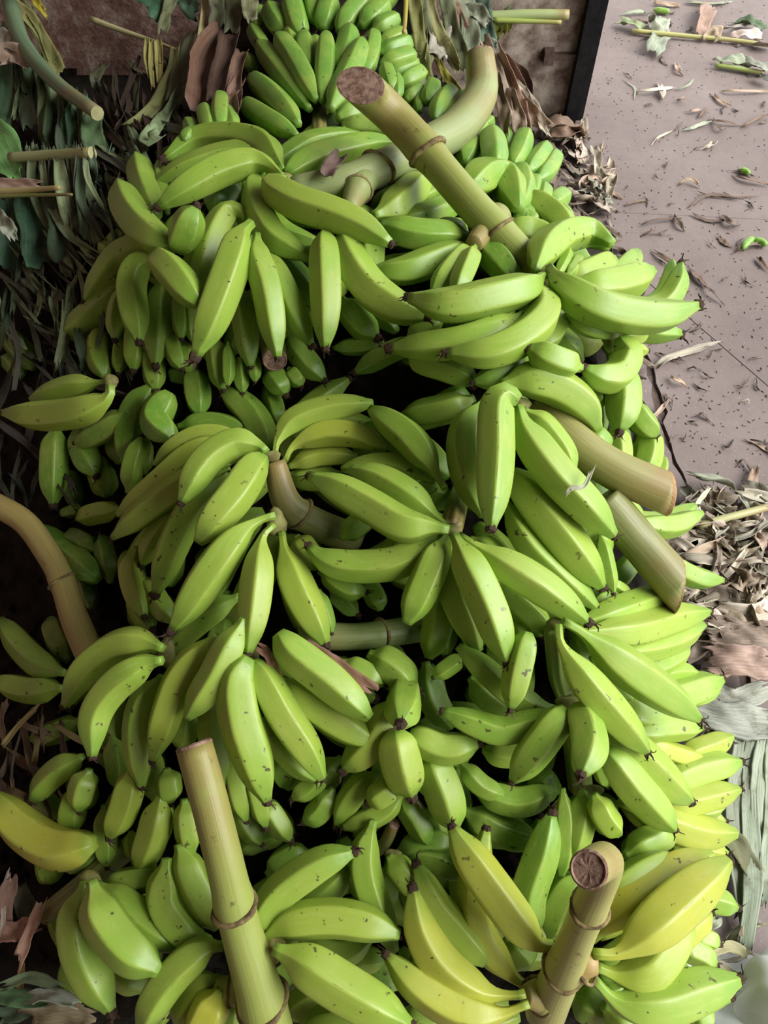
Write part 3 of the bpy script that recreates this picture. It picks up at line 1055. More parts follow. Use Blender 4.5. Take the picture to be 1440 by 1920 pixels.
('ripening yellow-green bunch around the stubby stalk at bottom right', 'big', """
985,1862 960,1866 900,1858 830,1810 787,1740 774,1668|72|12|.8|n
992,1882 930,1902 860,1894 785,1850 726,1792|66|13|.8|n
1038,1774 1012,1770 975,1738 930,1678 875,1600 848,1552|74|13|.85
985,1848 955,1825 905,1760 888,1680 900,1610 912,1556|60|8|.75
1002,1745 990,1680 1015,1600 1034,1526|64|8|.2|r
1055,1478 1060,1560 1052,1645|38|7|.15|x
1093,1482 1088,1535 1072,1605|54|7|.35|x
1113,1488 1132,1530 1162,1565|50|9|.5|x
868,1518 940,1560 1010,1578|60|3|-.1|x
1085,1635 1045,1700 1032,1760|56|7|.4|x
1112,1788 1160,1786 1215,1742 1285,1680 1365,1614|88|15|.85|n
1108,1762 1175,1692 1250,1640 1335,1602|66|11|.85|x
1120,1715 1175,1662 1230,1628 1272,1612|68|10|.55
1115,1812 1160,1828 1208,1818 1248,1770 1290,1700|84|11|.6|n x
1255,1778 1290,1742 1332,1712|50|6|.8
1112,1835 1160,1880 1230,1882 1310,1857 1384,1837|82|12|.45|n
1200,1845 1250,1828 1300,1826|46|9|.35|x
1290,1678 1345,1690 1382,1702|46|4|.4
1290,1750 1325,1760 1348,1770|40|3|.4
1262,1768 1305,1785 1342,1808|46|4|.35
1325,1652 1345,1658 1360,1664|26|3|.4|x
1130,1885 1180,1920 1230,1940|64|6|.3|x
1295,1918 1315,1910 1337,1898|34|5|.3|x
945,1760 975,1790 990,1815|60|3|.3|x
1070,1865 1110,1885 1150,1895|64|3|0|x
1170,1850 1120,1900 1100,1940|60|1|0|x
940,1640 950,1690 960,1720|54|1|-.1|x
880,1700 860,1740 850,1780|56|2|.1|x
"""),
]
roots = []
for label, kind, data in BUNCHES:
    rows = [r for r in data.strip().split('\n')]
    parsed = []
    for r in rows:
        q = r.split('|')
        pts = [tuple(float(v) for v in p.split(',')) for p in q[0].split()]
        lf = q[2].split(':'); lb = float(lf[0]); lt = float(lf[-1])
        parsed.append((pts, float(q[1]), lb, lt, float(q[3]), q[4] if len(q) > 4 else ''))
    allp = np.array([p for it in parsed for p in it[0]])
    cx, cy = allp.mean(axis=0)
    g = P(cx, cy, D(cx, cy) + 0.1)
    root = empty('banana_bunch', tuple(g))
    tag(root, label, 'banana bunch', 'banana bunches in the heap')
    roots.append(root)
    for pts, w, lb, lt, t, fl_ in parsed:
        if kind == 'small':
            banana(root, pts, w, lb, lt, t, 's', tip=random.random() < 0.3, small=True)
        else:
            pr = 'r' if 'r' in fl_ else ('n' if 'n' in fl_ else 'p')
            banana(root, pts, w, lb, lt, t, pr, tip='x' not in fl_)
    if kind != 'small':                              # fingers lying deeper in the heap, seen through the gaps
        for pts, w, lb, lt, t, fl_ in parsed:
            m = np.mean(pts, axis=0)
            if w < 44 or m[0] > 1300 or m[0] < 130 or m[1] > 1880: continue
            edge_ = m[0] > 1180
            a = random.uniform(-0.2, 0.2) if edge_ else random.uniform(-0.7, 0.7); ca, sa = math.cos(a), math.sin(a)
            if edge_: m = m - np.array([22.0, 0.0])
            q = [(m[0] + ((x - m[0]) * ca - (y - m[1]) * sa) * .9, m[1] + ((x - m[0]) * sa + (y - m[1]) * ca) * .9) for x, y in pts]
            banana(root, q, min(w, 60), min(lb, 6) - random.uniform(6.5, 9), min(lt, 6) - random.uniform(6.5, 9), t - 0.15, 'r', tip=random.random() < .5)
(B_TOP, B_SM, B_CROSS, B_UL, B_BIG, B_TAN, B_OLIVE, B_STAR, B_PALE, B_LONE, B_PEACH, B_LL, B_RIGHT, B_HOLLOW, B_TALL, B_LOOSE, B_NECK, B_RIPE) = roots

Y1 = (0.29, 0.35, 0.075); G1 = (0.24, 0.30, 0.13); O1 = (0.40, 0.25, 0.10); GR = (0.14, 0.22, 0.04)
stalk(B_TOP, [(600, 180), (600, 215), (599, 255)], 30, [-8, -4, 0], GR, ribs=.08, cut=None)
stalk(B_CROSS, [(545, 362), (600, 350), (655, 338), (720, 312), (800, 274), (862, 236), (902, 175), (900, 102)], [58, 58, 62, 70, 72, 70, 62, 52], [4, 5, 7, 8, 9, 11, 17, 25], (0.27, 0.33, 0.14), nodes=[(0.26, 1.0)])
stalk(B_UL, [(500, 560), (508, 610), (515, 674)], 46, [-8, -4, 4], GR)
stalk(B_BIG, [(1110, 648), (1060, 590), (1005, 508), (900, 400), (800, 285), (740, 220), (676, 160)], [56, 56, 60, 64, 62, 66, 70], [-2, 1, 6, 13, 20, 26, 36], Y1, nodes=[(0.42, .9), (0.74, 1.25)], slant=(0, 0, 1.15))
stalk(B_TAN, [(1015, 765), (1064, 818), (1147, 878), (1250, 925)], [64, 72, 76, 78], [4, 7, 10, 14], (0.27, 0.25, 0.08), cut='new', slant=(.3, .55))
stalk(B_OLIVE, [(1130, 935), (1200, 1018), (1270, 1098)], [72, 76, 78], [7, 9, 12], (0.19, 0.20, 0.07), cut='new', slant=(-.75, .45))
stalk(B_STAR, [(880, 900), (862, 930), (846, 990)], 40, [-3, 1, 8], GR, ribs=.09, cut=None)
stalk(B_PALE, [(660, 1010), (600, 985), (540, 945), (515, 866)], [60, 58, 56, 40], [-3, 2, 5, 9], (0.19, 0.20, 0.06), nodes=[(0.55, .9)], cut=None)
stalk(B_PEACH, [(175, 1240), (140, 1160), (115, 1085), (88, 1035), (45, 978), (-20, 940)], [54, 50, 46, 46, 44, 44], [0, 3, 6, 8, 10, 12], (0.30, 0.23, 0.075), nodes=[(0.42, .9)])
stalk(B_LL, [(790, 1178), (720, 1188), (650, 1194), (560, 1188)], [50, 50, 52, 52], [0, 2, 3, 3], (0.20, 0.27, 0.09), nodes=[(0.35, .9)], cut=None)
stalk(B_RIGHT, [(1062, 1310), (1046, 1260), (1038, 1175)], 34, [-1, 1, 8], GR, ribs=.1, cut=None)
stalk(B_HOLLOW, [(1090, 1480), (1080, 1400), (1068, 1320)], 44, [-2, 2, 7], GR, ribs=.08, cut=None)
stalk(B_TALL, [(510, 1945), (482, 1845), (447, 1725), (422, 1620), (392, 1500), (364, 1398)], [86, 82, 76, 72, 68, 68], [10, 12, 14, 16, 16, 15], Y1, nodes=[(0.14, 1.0), (0.50, 1.2)])
stalk(B_LOOSE, [(240, 1590), (160, 1655), (85, 1715)], [40, 38, 34], [2, 4, 4], (0.17, 0.22, 0.05), ribs=.09, cut='new')
stalk(B_NECK, [(700, 1600), (722, 1580), (738, 1545)], [24, 24, 22], [2, 4, 6], (0.25, 0.3, 0.08))
stalk(B_RIPE, [(1022, 1900), (1040, 1855), (1066, 1795), (1097, 1720), (1126, 1655), (1135, 1615), (1104, 1630)], [74, 70, 66, 64, 62, 66, 70], [6, 10, 15, 20, 24, 29, 36], (0.37, 0.36, 0.12), nodes=[(0.28, 1.0), (0.55, 1.15)])

for b, x, y, l, w, h, a in [(B_CROSS, 530, 335, 8, 34, 26, -20), (B_UL, 474, 425, 6, 34, 30, 20), (B_UL, 310, 470, 6, 34, 30, 0),
        (B_BIG, 1025, 515, 11, 42, 40, 0), (B_BIG, 1150, 636, 7, 46, 40, 0), (B_TAN, 975, 760, 8, 36, 34, 0),
        (B_STAR, 846, 994, 10, 34, 26, 0), (B_PALE, 508, 856, 9, 40, 24, 0), (B_PALE, 518, 980, 7, 38, 56, 0), (B_LONE, 208, 716, 11, 26, 34, 0),
        (B_LL, 312, 1225, 7, 36, 60, 0), (B_LL, 470, 1228, 8, 36, 30, 0), (B_RIGHT, 1050, 1168, 9, 46, 24, 0), (B_HOLLOW, 1068, 1318, 8, 54, 28, 0),
        (B_LOOSE, 172, 1648, 7, 48, 28, 30), (B_NECK, 736, 1602, 6, 34, 20, 0),
        (B_RIPE, 1105, 1483, 5, 60, 24, 0)]:
    crown(b, x, y, l, w, h, a)
for b, p, w, l, col in [(B_CROSS, [(690, 322), (672, 352), (655, 392)], [62, 54, 30], [6.5, 6.5, 5.5], (.26, .33, .12)), (B_BIG, [(932, 408), (910, 434), (888, 458)], [56, 50, 32], [10, 9.5, 9], (.27, .28, .08)),
                        (B_TALL, [(474, 1795), (497, 1782), (522, 1774)], [66, 62, 34], [9.5, 11, 12.5], Y1), (B_TALL, [(468, 1840), (438, 1856), (408, 1846)], [62, 56, 30], [9, 9, 8.5], Y1),
                        (B_RIPE, [(1070, 1806), (1094, 1804), (1122, 1808)], [74, 72, 34], [12.5, 14, 14.5], (.42, .30, .10)), (B_RIPE, [(1040, 1866), (1012, 1866), (984, 1868)], [72, 66, 36], [8, 9.5, 10.5], (.33, .33, .1))]:
    stalk(b, p, w, l, col, nodes=[(0.6, .8)], cut=None, name='hand_stub')
#LEAVES
# added near-black mulch that carries the fruit, gap shade in its colour, sloping to the floor at its rim
OUT = [(60, 118), (180, 132), (330, 135), (372, 60), (455, -60), (765, -60), (800, 120), (900, 190), (1030, 260), (1060, 390), (1150, 450), (1215, 520), (1195, 640),
       (1200, 760), (1225, 880), (1245, 940), (1275, 1080), (1300, 1150), (1325, 1300), (1345, 1400), (1350, 1600), (1320, 1740), (1290, 1840), (1240, 2000), (-160, 2000), (-200, 1500), (-200, 150)]
OA = np.array(OUT, float)
def inside(x, y):
    c = False; n = len(OUT)
    for i in range(n):
        x1, y1 = OUT[i]; x2, y2 = OUT[(i + 1) % n]
        if (y1 > y) != (y2 > y) and x < (x2 - x1) * (y - y1) / (y2 - y1) + x1: c = not c
    return c
def rim_dist(x, y):
    best = 1e9
    for i in range(len(OA)):
        a, b = OA[i], OA[(i + 1) % len(OA)]
        t = np.clip(np.dot([x - a[0], y - a[1]], b - a) / np.dot(b - a, b - a), 0, 1)
        best = min(best, np.linalg.norm(a + (b - a) * t - [x, y]))
    return best
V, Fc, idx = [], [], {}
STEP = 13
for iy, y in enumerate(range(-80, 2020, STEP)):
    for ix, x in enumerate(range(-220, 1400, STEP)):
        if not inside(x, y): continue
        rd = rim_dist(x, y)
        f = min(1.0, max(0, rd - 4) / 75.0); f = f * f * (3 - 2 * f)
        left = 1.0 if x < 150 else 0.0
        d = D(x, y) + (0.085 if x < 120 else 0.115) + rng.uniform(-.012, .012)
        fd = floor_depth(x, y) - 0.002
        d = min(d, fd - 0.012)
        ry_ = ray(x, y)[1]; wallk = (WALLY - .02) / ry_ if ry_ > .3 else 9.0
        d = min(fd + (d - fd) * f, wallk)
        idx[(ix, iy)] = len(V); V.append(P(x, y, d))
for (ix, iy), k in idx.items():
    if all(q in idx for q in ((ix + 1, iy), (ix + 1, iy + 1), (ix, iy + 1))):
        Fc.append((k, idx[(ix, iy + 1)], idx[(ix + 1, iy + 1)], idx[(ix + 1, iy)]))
tag(mesh_obj('dark_core', V, Fc, M_CORE), 'added near-black mulch in the gaps under the bananas', 'core', kind='stuff')

def ribbon(parent, name, pts, w, lifts, color, mode='S', tilt=0.0, curl=0.25, crumple=0.12, twist=0.0, taper=(0.95, 0.8), pleats=0, n=16, m=6, mat=None):
    """a torn piece of leaf blade: centre line in photo pixels, at a lift off the heap (S) or a height off the floor in cm (F)"""
    k = len(pts)
    if not isinstance(lifts, (list, tuple)): lifts = [lifts] * k
    c3 = []
    for (x, y), l in zip(pts, lifts):
        c3.append(PF(x, y, l / 100.0) if mode == 'F' else (at_wall(x, y, l / 100.0) if mode == 'W' else P(x, y, D(x, y) - l / 100.0)))
    c3 = np.array(c3)
    dist = np.mean([np.dot(p - CAMP, FWD) for p in c3])
    c, L_ = catmull(c3, n)
    hw = w * .5 * dist / F
    T = np.gradient(c, axis=0); T /= np.linalg.norm(T, axis=1)[:, None] + 1e-9
    if pleats: m = pleats * 2
    V, uv = [], []
    ph = rng.uniform(0, 6.28, 4)
    for i in range(n):
        up = np.array([0, 0, 1.0]) if mode == 'F' else -(c[i] - CAMP) / np.linalg.norm(c[i] - CAMP)
        if mode == 'S': up = 0.75 * up + np.array([0, 0, .5])
        s = np.cross(T[i], up); s /= np.linalg.norm(s) + 1e-9
        nn = np.cross(s, T[i])
        a = math.radians(tilt + twist * (i / (n - 1) - .5))
        sd = math.cos(a) * s + math.sin(a) * nn; nd = -math.sin(a) * s + math.cos(a) * nn
        v = i / (n - 1)
        wf = min(1.0, taper[0] + (1 - taper[0]) * v / 0.18) * min(1.0, taper[1] + (1 - taper[1]) * (1 - v) / 0.22)
        wf *= 1 + 0.10 * math.sin(v * 9 + ph[0]) + rng.uniform(-.05, .05)
        for j in range(m + 1):
            u = j / m * 2 - 1
            z = curl * hw * (u * u - .4) + crumple * hw * (math.sin(v * 7 + u * 2.3 + ph[1]) + .6 * math.sin(v * 15 - u * 4 + ph[2])) + crumple * .35 * hw * rng.uniform(-1, 1)
            if pleats: z += hw * 0.06 * (1 if j % 2 else -1)
            ee = rng.uniform(-.012, .012) if i in (0, n - 1) else 0
            p = c[i] + sd * hw * wf * u + nd * z + T[i] * ee * (1 + abs(u))
            if mode == 'F': p[2] = max(p[2], 0.0015)
            V.append(p); uv.append(((u + 1) / 2, v))
    faces, luv = [], []
    for i in range(n - 1):
        for j in range(m):
            q = (i * (m + 1) + j, i * (m + 1) + j + 1, (i + 1) * (m + 1) + j + 1, (i + 1) * (m + 1) + j)
            faces.append(q); luv += [uv[t] for t in q]
    jit = rng.uniform(.75, 1.2)
    col = tuple(max(0.004, x * jit * rng.uniform(.96, 1.04)) for x in color)
    o = mesh_obj(name, V, faces, mat or M_LEAF, parent, luv, col)
    md = o.modifiers.new('thickness', 'SOLIDIFY'); md.thickness = 0.0009; md.offset = 0
    return o

def rib(parent, name, pts, w, lifts, color, mode='S', ends=None, flat=None):
    """a leaf midrib or petiole: half-round, tapering"""
    if not isinstance(lifts, (list, tuple)): lifts = [lifts] * len(pts)
    c3 = np.array([PF(x, y, l / 100.0) if mode == 'F' else (at_wall(x, y, l / 100.0) if mode == 'W' else P(x, y, D(x, y) - l / 100.0)) for (x, y), l in zip(pts, lifts)])
    dist = np.mean([np.dot(p - CAMP, FWD) for p in c3])
    c, L_ = catmull(c3, 16)
    wv = w if isinstance(w, (list, tuple)) else (w, w)
    R = np.linspace(wv[0], wv[1], 16) * .5 * dist / F
    v, f, uv = sweep(c, R, 12, lambda th: 1 - 0.25 * np.exp(-((np.mod(th, 6.283) - 1.6) / .5) ** 2), 0)
    o = mesh_obj(name, v, f, M_STALK, parent, uv, color)
    if ends:
        T, A, B = frames(c); rr = R[-1] * 1.02
        V = [c[-1] + T[-1] * .0015 + (math.cos(a) * A[-1] + math.sin(a) * B[-1]) * rr * q for q in (1, .5) for a in np.arange(12) * math.pi / 6] + [c[-1] + T[-1] * .003]
        Fc = [(j, (j + 1) % 12, 12 + (j + 1) % 12, 12 + j) for j in range(12)] + [(24, 12 + j, 12 + (j + 1) % 12) for j in range(12)]
        mesh_obj('cut_face', V, Fc, M_CUTL, o, None, None)
    return o

def leaf(label, x, y, mode='S', lift=0, group=None):
    p = PF(x, y, 0) if mode == 'F' else P(x, y, D(x, y) - lift / 100)
    o = empty('banana_leaf', tuple(p)); tag(o, label, 'leaf', group); return o

GG = (0.19, 0.24, 0.13); BG = (0.06, 0.13, 0.07); OL = (0.19, 0.20, 0.075); TAN = (0.33, 0.265, 0.20); BRN = (0.10, 0.058, 0.038)
GRY = (0.36, 0.33, 0.27); DKG = (0.075, 0.11, 0.065); PINK = (0.36, 0.27, 0.22); GRN = (0.12, 0.26, 0.07); PGG = (0.27, 0.31, 0.23)

L = leaf('green leaf with thick blue-green midrib cut square, hanging at the upper left', 110, 160)
rib(L, 'midrib', [(18, 10), (45, 85), (105, 155), (182, 212)], (34, 24), [13, 13, 13, 13], (0.10, 0.19, 0.12), ends=True)
for i in range(26):
    t = rng.uniform(0, 1); x = 8 + 165 * t; y = 40 + 165 * t ** .8; l = rng.uniform(80, 190) * (1.15 - .5 * t)
    ribbon(L, 'leaf_strip', [(x, y), (x + rng.uniform(-10, 6), y + l * .5), (x + rng.uniform(-16, 16), y + l)], rng.uniform(14, 44), [7, rng.uniform(3, 6), rng.uniform(-2, 3)], (BG, GG, (.075, .12, .055), DKG)[i % 4], tilt=rng.uniform(-35, 35), twist=rng.uniform(-40, 40), m=8)
for p, w, c in [([(35, 5), (75, 65), (112, 135)], 28, OL), ([(20, 0), (60, 40), (95, 95)], 24, (.24, .24, .1)), ([(55, 20), (85, 75), (98, 120)], 16, OL), ([(60, -10), (72, 10), (85, 25)], 14, (.45, .4, .05))]:
    ribbon(L, 'leaf_strip', p, w, [5, 6, 5], c, tilt=rng.uniform(-20, 20))

L = leaf('shredded grey-green leaf below a pale horizontal cut midrib at the left', 100, 295)
rib(L, 'midrib', [(20, 296), (90, 292), (172, 287)], (20, 22), [15, 15, 15], (0.30, 0.34, 0.16), ends=True)
for i in range(24):
    x = 45 + i * 5.4; b = rng.uniform(50, 170)
    ribbon(L, 'leaf_strip', [(x, 283), (x + rng.uniform(-2, 12), 284 + b * .5), (x + rng.uniform(0, 45), 284 + b)], rng.uniform(9, 26), [16, rng.uniform(8, 11), rng.uniform(0, 6)], (GG, (0.09, 0.10, 0.07), DKG)[i % 3], tilt=rng.uniform(-35, 35), twist=rng.uniform(-50, 50))
L = leaf('dark green blade under a yellow stripped midrib at the left edge', 50, 400)
rib(L, 'midrib', [(-20, 360), (50, 357), (112, 352)], (14, 9), [15, 15, 15], (0.45, 0.38, 0.16))
rib(L, 'midrib', [(-20, 368), (60, 366), (135, 365)], (10, 5), [14, 14, 14], (0.22, 0.25, 0.07))
for p, w, c in [([(5, 365), (20, 430), (10, 500)], 60, BG), ([(55, 365), (65, 430), (75, 500)], 56, (0.04, .085, .05)), ([(100, 370), (115, 430), (110, 490)], 44, DKG), ([(120, 370), (140, 400), (150, 440)], 26, GG), ([(90, 380), (130, 440), (170, 470)], 18, GG)]:
    ribbon(L, 'leaf_strip', p, w, [8, 5, 3], c, tilt=rng.uniform(-20, 20), twist=20)
L = leaf('smooth bright green leaf tip at the left edge below the midrib', 10, 280)
ribbon(L, 'leaf_blade', [(-30, 235), (5, 275), (32, 332)], 66, [13, 13, 12], (0.16, 0.36, 0.12), tilt=-15, crumple=.04, taper=(1, .3))
for lab, p, w, c in [('pinkish dry leaf scrap folded over the leaves at the left edge, upper one', [(-10, 108), (25, 100), (52, 122)], 40, PINK), ('flat pinkish dry leaf scrap lying on the yellow midrib at left', [(-10, 346), (30, 345), (72, 346)], 20, PINK),
                     ('curled pale dry scrap at the top left corner', [(-8, 70), (12, 75), (35, 92)], 34, GRY), ('pale green torn tip at left edge beside the dark blade', [(-8, 400), (10, 420), (24, 446)], 26, (.3, .36, .26))]:
    o = ribbon(None, 'dry_leaf_scrap', p, w, 13, c, curl=.5, crumple=.2); tag(o, lab, 'leaf')
L = leaf('pale stripped petiole slanting across the brown wall with hanging shreds', 250, 70)
rib(L, 'petiole', [(170, 36), (230, 58), (290, 78), (338, 96)], (12, 5), [3, 4, 4, 3], (0.5, 0.46, 0.25), mode='S')
for x, l in [(283, 90), (292, 80), (300, 85), (275, 70)]:
    ribbon(L, 'leaf_strip', [(x, 74), (x + rng.uniform(-4, 4), 74 + l * .5), (x + rng.uniform(-6, 6), 74 + l)], 9, [5, 4, 3], (.30, .29, .10), tilt=rng.uniform(-30, 30))
L = leaf('olive leaf sheath strips drooping in the dark behind the heap', 300, 160)
for p, w, c in [([(330, 88), (318, 150), (285, 205), (245, 236)], 26, OL), ([(360, 60), (345, 130), (325, 190)], 34, (.10, .11, .06)), ([(300, 250), (275, 262), (318, 205)], 26, GG), ([(345, 160), (320, 205), (280, 250)], 22, GG)]:
    ribbon(L, 'leaf_strip', p, w, [7, 5, 4, 3][:len(p)], c, tilt=rng.uniform(-20, 20), twist=40)
L = leaf('large brown withered leaf folded beside the small fruited bunch', 400, 130)
for p, w, c in [([(420, 55), (385, 110), (368, 200)], 56, BRN), ([(435, 60), (420, 120), (405, 190)], 40, (.07, .04, .03)), ([(455, 95), (440, 150), (445, 205)], 28, (.15, .09, .065)), ([(450, 150), (435, 180), (440, 215)], 24, (.18, .11, .085))]:
    ribbon(L, 'leaf_fold', p, w, [8, 10, 8], c, tilt=rng.uniform(-30, 30), curl=.6)
L = leaf('dark green leaves with a yellow sheath at the top edge behind the heap', 400, 20)
for p, w, c in [([(250, -20), (290, 5), (300, 35)], 44, (.05, .12, .07)), ([(340, -20), (355, 10), (370, 25)], 36, (.08, .15, .09)), ([(325, -10), (312, 25), (305, 60)], 20, (.11, .12, .06)), ([(400, -20), (408, 20), (405, 50)], 30, (.11, .12, .07)),
                ([(435, -20), (440, 20), (436, 55)], 34, (.10, .11, .06)), ([(470, -20), (468, 15), (470, 40)], 30, (.14, .15, .08)), ([(385, -10), (380, 40), (374, 76)], 11, (.45, .42, .2))]:
    ribbon(L, 'leaf_strip', p, w, [9, 9, 8], c, tilt=rng.uniform(-20, 20))

# tangles of torn leaves down the dark left side
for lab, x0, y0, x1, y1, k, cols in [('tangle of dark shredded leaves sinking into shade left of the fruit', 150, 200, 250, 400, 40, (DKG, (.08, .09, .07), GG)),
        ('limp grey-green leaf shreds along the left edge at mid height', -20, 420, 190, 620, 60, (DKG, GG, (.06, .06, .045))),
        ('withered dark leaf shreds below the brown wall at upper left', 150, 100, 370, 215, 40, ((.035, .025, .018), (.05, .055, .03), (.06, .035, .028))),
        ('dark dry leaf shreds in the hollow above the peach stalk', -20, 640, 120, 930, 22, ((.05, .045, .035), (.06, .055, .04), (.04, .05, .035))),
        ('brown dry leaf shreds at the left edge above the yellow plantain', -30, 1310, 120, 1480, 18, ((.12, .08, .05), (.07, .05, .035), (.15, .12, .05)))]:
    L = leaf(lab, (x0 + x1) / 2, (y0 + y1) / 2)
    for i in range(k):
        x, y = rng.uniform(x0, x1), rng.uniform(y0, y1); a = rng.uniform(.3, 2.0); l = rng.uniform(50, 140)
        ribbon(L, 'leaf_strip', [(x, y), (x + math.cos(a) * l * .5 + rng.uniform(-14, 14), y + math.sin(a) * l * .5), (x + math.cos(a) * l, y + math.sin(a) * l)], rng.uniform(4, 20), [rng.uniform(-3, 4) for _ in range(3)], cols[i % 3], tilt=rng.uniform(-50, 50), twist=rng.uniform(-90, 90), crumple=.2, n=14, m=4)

# dry leaves hanging behind the small fruited bunch, right of centre
L = leaf('long green and brown leaf strips hanging against the wall behind the stalks', 830, 80)
for p, w, c in [([(775, -20), (785, 60), (800, 150)], 26, OL), ([(800, -20), (815, 40), (860, 130)], 22, (.24, .24, .12)), ([(790, -20), (800, 80), (795, 160)], 22, (.16, .18, .10)), ([(835, -20), (850, 60), (875, 130)], 28, GG), ([(870, -20), (880, 40), (885, 95)], 34, (.20, .23, .16)),
                ([(900, -20), (905, 30), (918, 85)], 34, (.06, .10, .07)), ([(830, 40), (822, 70), (820, 105)], 40, (.36, .36, .30)), ([(815, 100), (835, 140), (865, 175)], 14, (.45, .42, .08)), ([(845, -10), (880, 70), (905, 105)], 18, (.32, .2, .16)),
                ([(860, 20), (890, 20), (915, 45)], 30, (.30, .33, .25)), ([(885, 90), (905, 80), (925, 90)], 26, (.26, .30, .22)), ([(778, 60), (790, 110), (810, 170)], 20, GG), ([(805, 20), (812, 70), (800, 120)], 24, (.13, .12, .07))]:
    ribbon(L, 'leaf_strip', p, w, [-6, -2, 2], c, tilt=rng.uniform(-30, 30), twist=rng.uniform(-40, 40), crumple=.16)
o = rib(None, 'yellow_stem', [(762, -20), (760, 30), (757, 62)], (9, 8), [2, 4, 6], (0.42, 0.34, 0.06)); tag(o, 'thin yellow stem upright behind the small pale fruits', 'stem')
L = leaf('cut light green leaf base sticking out in front of the stained wall', 990, 35)
rib(L, 'midrib', [(915, 32), (990, 28), (1066, 28)], (20, 18), [12, 12, 12], (0.33, 0.42, 0.18), mode='W')
rib(L, 'midrib', [(925, 38), (990, 40), (1052, 42)], (10, 8), [14, 14, 14], (0.28, 0.36, 0.06), mode='W')
for x, l in [(930, 35), (940, 28), (950, 18)]:
    ribbon(L, 'leaf_strip', [(x, 35), (x + 4, 35 + l * .5), (x, 35 + l)], 16, 10, (.34, .36, .06), mode='W')
ribbon(L, 'leaf_strip', [(905, 20), (935, 35), (955, 20)], 20, 9, (.16, .26, .08), mode='W', crumple=.2)
L = leaf('withered brown leaf draped down to the floor at the foot of the wall', 970, 180)
for p, w, c in [([(905, 70), (930, 130), (955, 220)], 24, TAN), ([(925, 100), (955, 160), (985, 245)], 34, (.30, .2, .15)), ([(940, 110), (975, 165), (1000, 235)], 26, (.20, .13, .10)), ([(955, 120), (985, 150), (990, 185)], 22, (.12, .075, .055)), ([(950, 170), (970, 215), (978, 255)], 26, TAN),
                ([(980, 190), (1005, 220), (1030, 240)], 26, (.34, .25, .19)), ([(965, 150), (1000, 200), (1020, 245)], 20, GRY), ([(930, 150), (945, 210), (950, 250)], 22, (.18, .13, .09))]:
    ribbon(L, 'leaf_fold', p, w, [10, 9, 6], c, tilt=rng.uniform(-40, 40), curl=.5, crumple=.22, m=8)
for p, w in [([(1020, 235), (1060, 232), (1098, 250)], 34), ([(1030, 250), (1065, 248), (1090, 240)], 22)]:
    ribbon(L, 'leaf_fold', p, w, [5, 6, 2], (.19, .12, .085), mode='F', tilt=rng.uniform(-20, 20), curl=.5, crumple=.22)

# litter on the floor
def scrap(p, w, h, c, tone='dry', **kw):
    my = np.mean([q[1] for q in p]); ln = np.hypot(p[-1][0] - p[0][0], p[-1][1] - p[0][1])
    place = 'by the far leaf ribs' if my < 130 else ('level with the foot of the black post' if my < 300 else ('near the stray green bananas' if my < 480 else ('beyond the plantain jutting over the floor' if my < 620 else 'right of the floor crack')))
    o = ribbon(None, 'dry_leaf_scrap', p, w, h, c, mode='F', n=kw.pop('n', 9), m=4, **kw)
    tag(o, ('long ' if ln > 45 else ('short ' if ln > 24 else 'tiny ')) + tone + ' leaf scrap on the concrete ' + place, 'leaf', 'dry leaf scraps on the floor'); return o
def rscrap(x, y, l, w, hmax, cols, label, group):
    a = rng.uniform(0, 6.28); q = rng.uniform(-.6, .6)
    p = [(x - math.cos(a) * l / 2, y - math.sin(a) * l * .4), (x + math.sin(a) * l * q * .4, y - math.cos(a) * l * q * .4), (x + math.cos(a) * l / 2, y + math.sin(a) * l * .4)]
    h = [rng.uniform(.3, hmax) for _ in range(3)]
    ci = rng.randint(len(cols)); tone = 'pale' if sum(cols[ci]) > .8 else ('brown' if sum(cols[ci]) > .42 else 'dark')
    label = tone + ' ' + label
    o = ribbon(None, 'dry_leaf_scrap', p, w, h, cols[ci], mode='F', tilt=rng.uniform(-50, 50), twist=rng.uniform(-90, 90), curl=rng.uniform(.2, .9), crumple=.25, n=12, m=4, taper=(.8, .5))
    tag(o, label, 'leaf', group)
    return o

def join_litter(objs, name, label, color):           # shreds too many and small to pick apart: one object
    bm = bmesh.new()
    for o in objs:
        me = o.data; me.transform(Matrix.Translation(o.location)); bm.from_mesh(me)
        bpy.data.objects.remove(o)
    me = bpy.data.meshes.new(name); bm.to_mesh(me); bm.free(); me.materials.append(M_LEAF)
    o = bpy.data.objects.new(name, me); COL.objects.link(o); o.color = (*color, 1)
    md = o.modifiers.new('thickness', 'SOLIDIFY'); md.thickness = 0.0009; md.offset = 0
    return tag(o, label, 'litter', kind='stuff')
DRY = (TAN, GRY, (.25, .205, .16), (.16, .125, .095), (.40, .35, .29), (.21, .21, .16))
for i in range(46):                                   # by the wall foot
    t = rng.uniform(0, 1); x = 1050 + 80 * t + rng.uniform(-35, 45); y = 235 + 175 * t + rng.uniform(-30, 30)
    rscrap(x, y, rng.uniform(22, 60), rng.uniform(7, 20), 4, DRY, 'dry leaf shred in the drift between small fruits and floor', 'leaf drift by the wall foot')
for i in range(150):                                   # dense drift right of the heap
    x = rng.uniform(1265, 1450); y = rng.uniform(925, 1165)
    if x < 1300 and y < 960: continue
    rscrap(x, y, rng.uniform(50, 140), rng.uniform(10, 36), 6, DRY, 'dry curled leaf shred in the drift ' + ('above the pale yellow stem' if y < 985 - (x - 1310) * .26 else ('below the pale yellow stem' if y < 1060 else 'above the broad brown leaves')), 'leaf drift right of the heap')
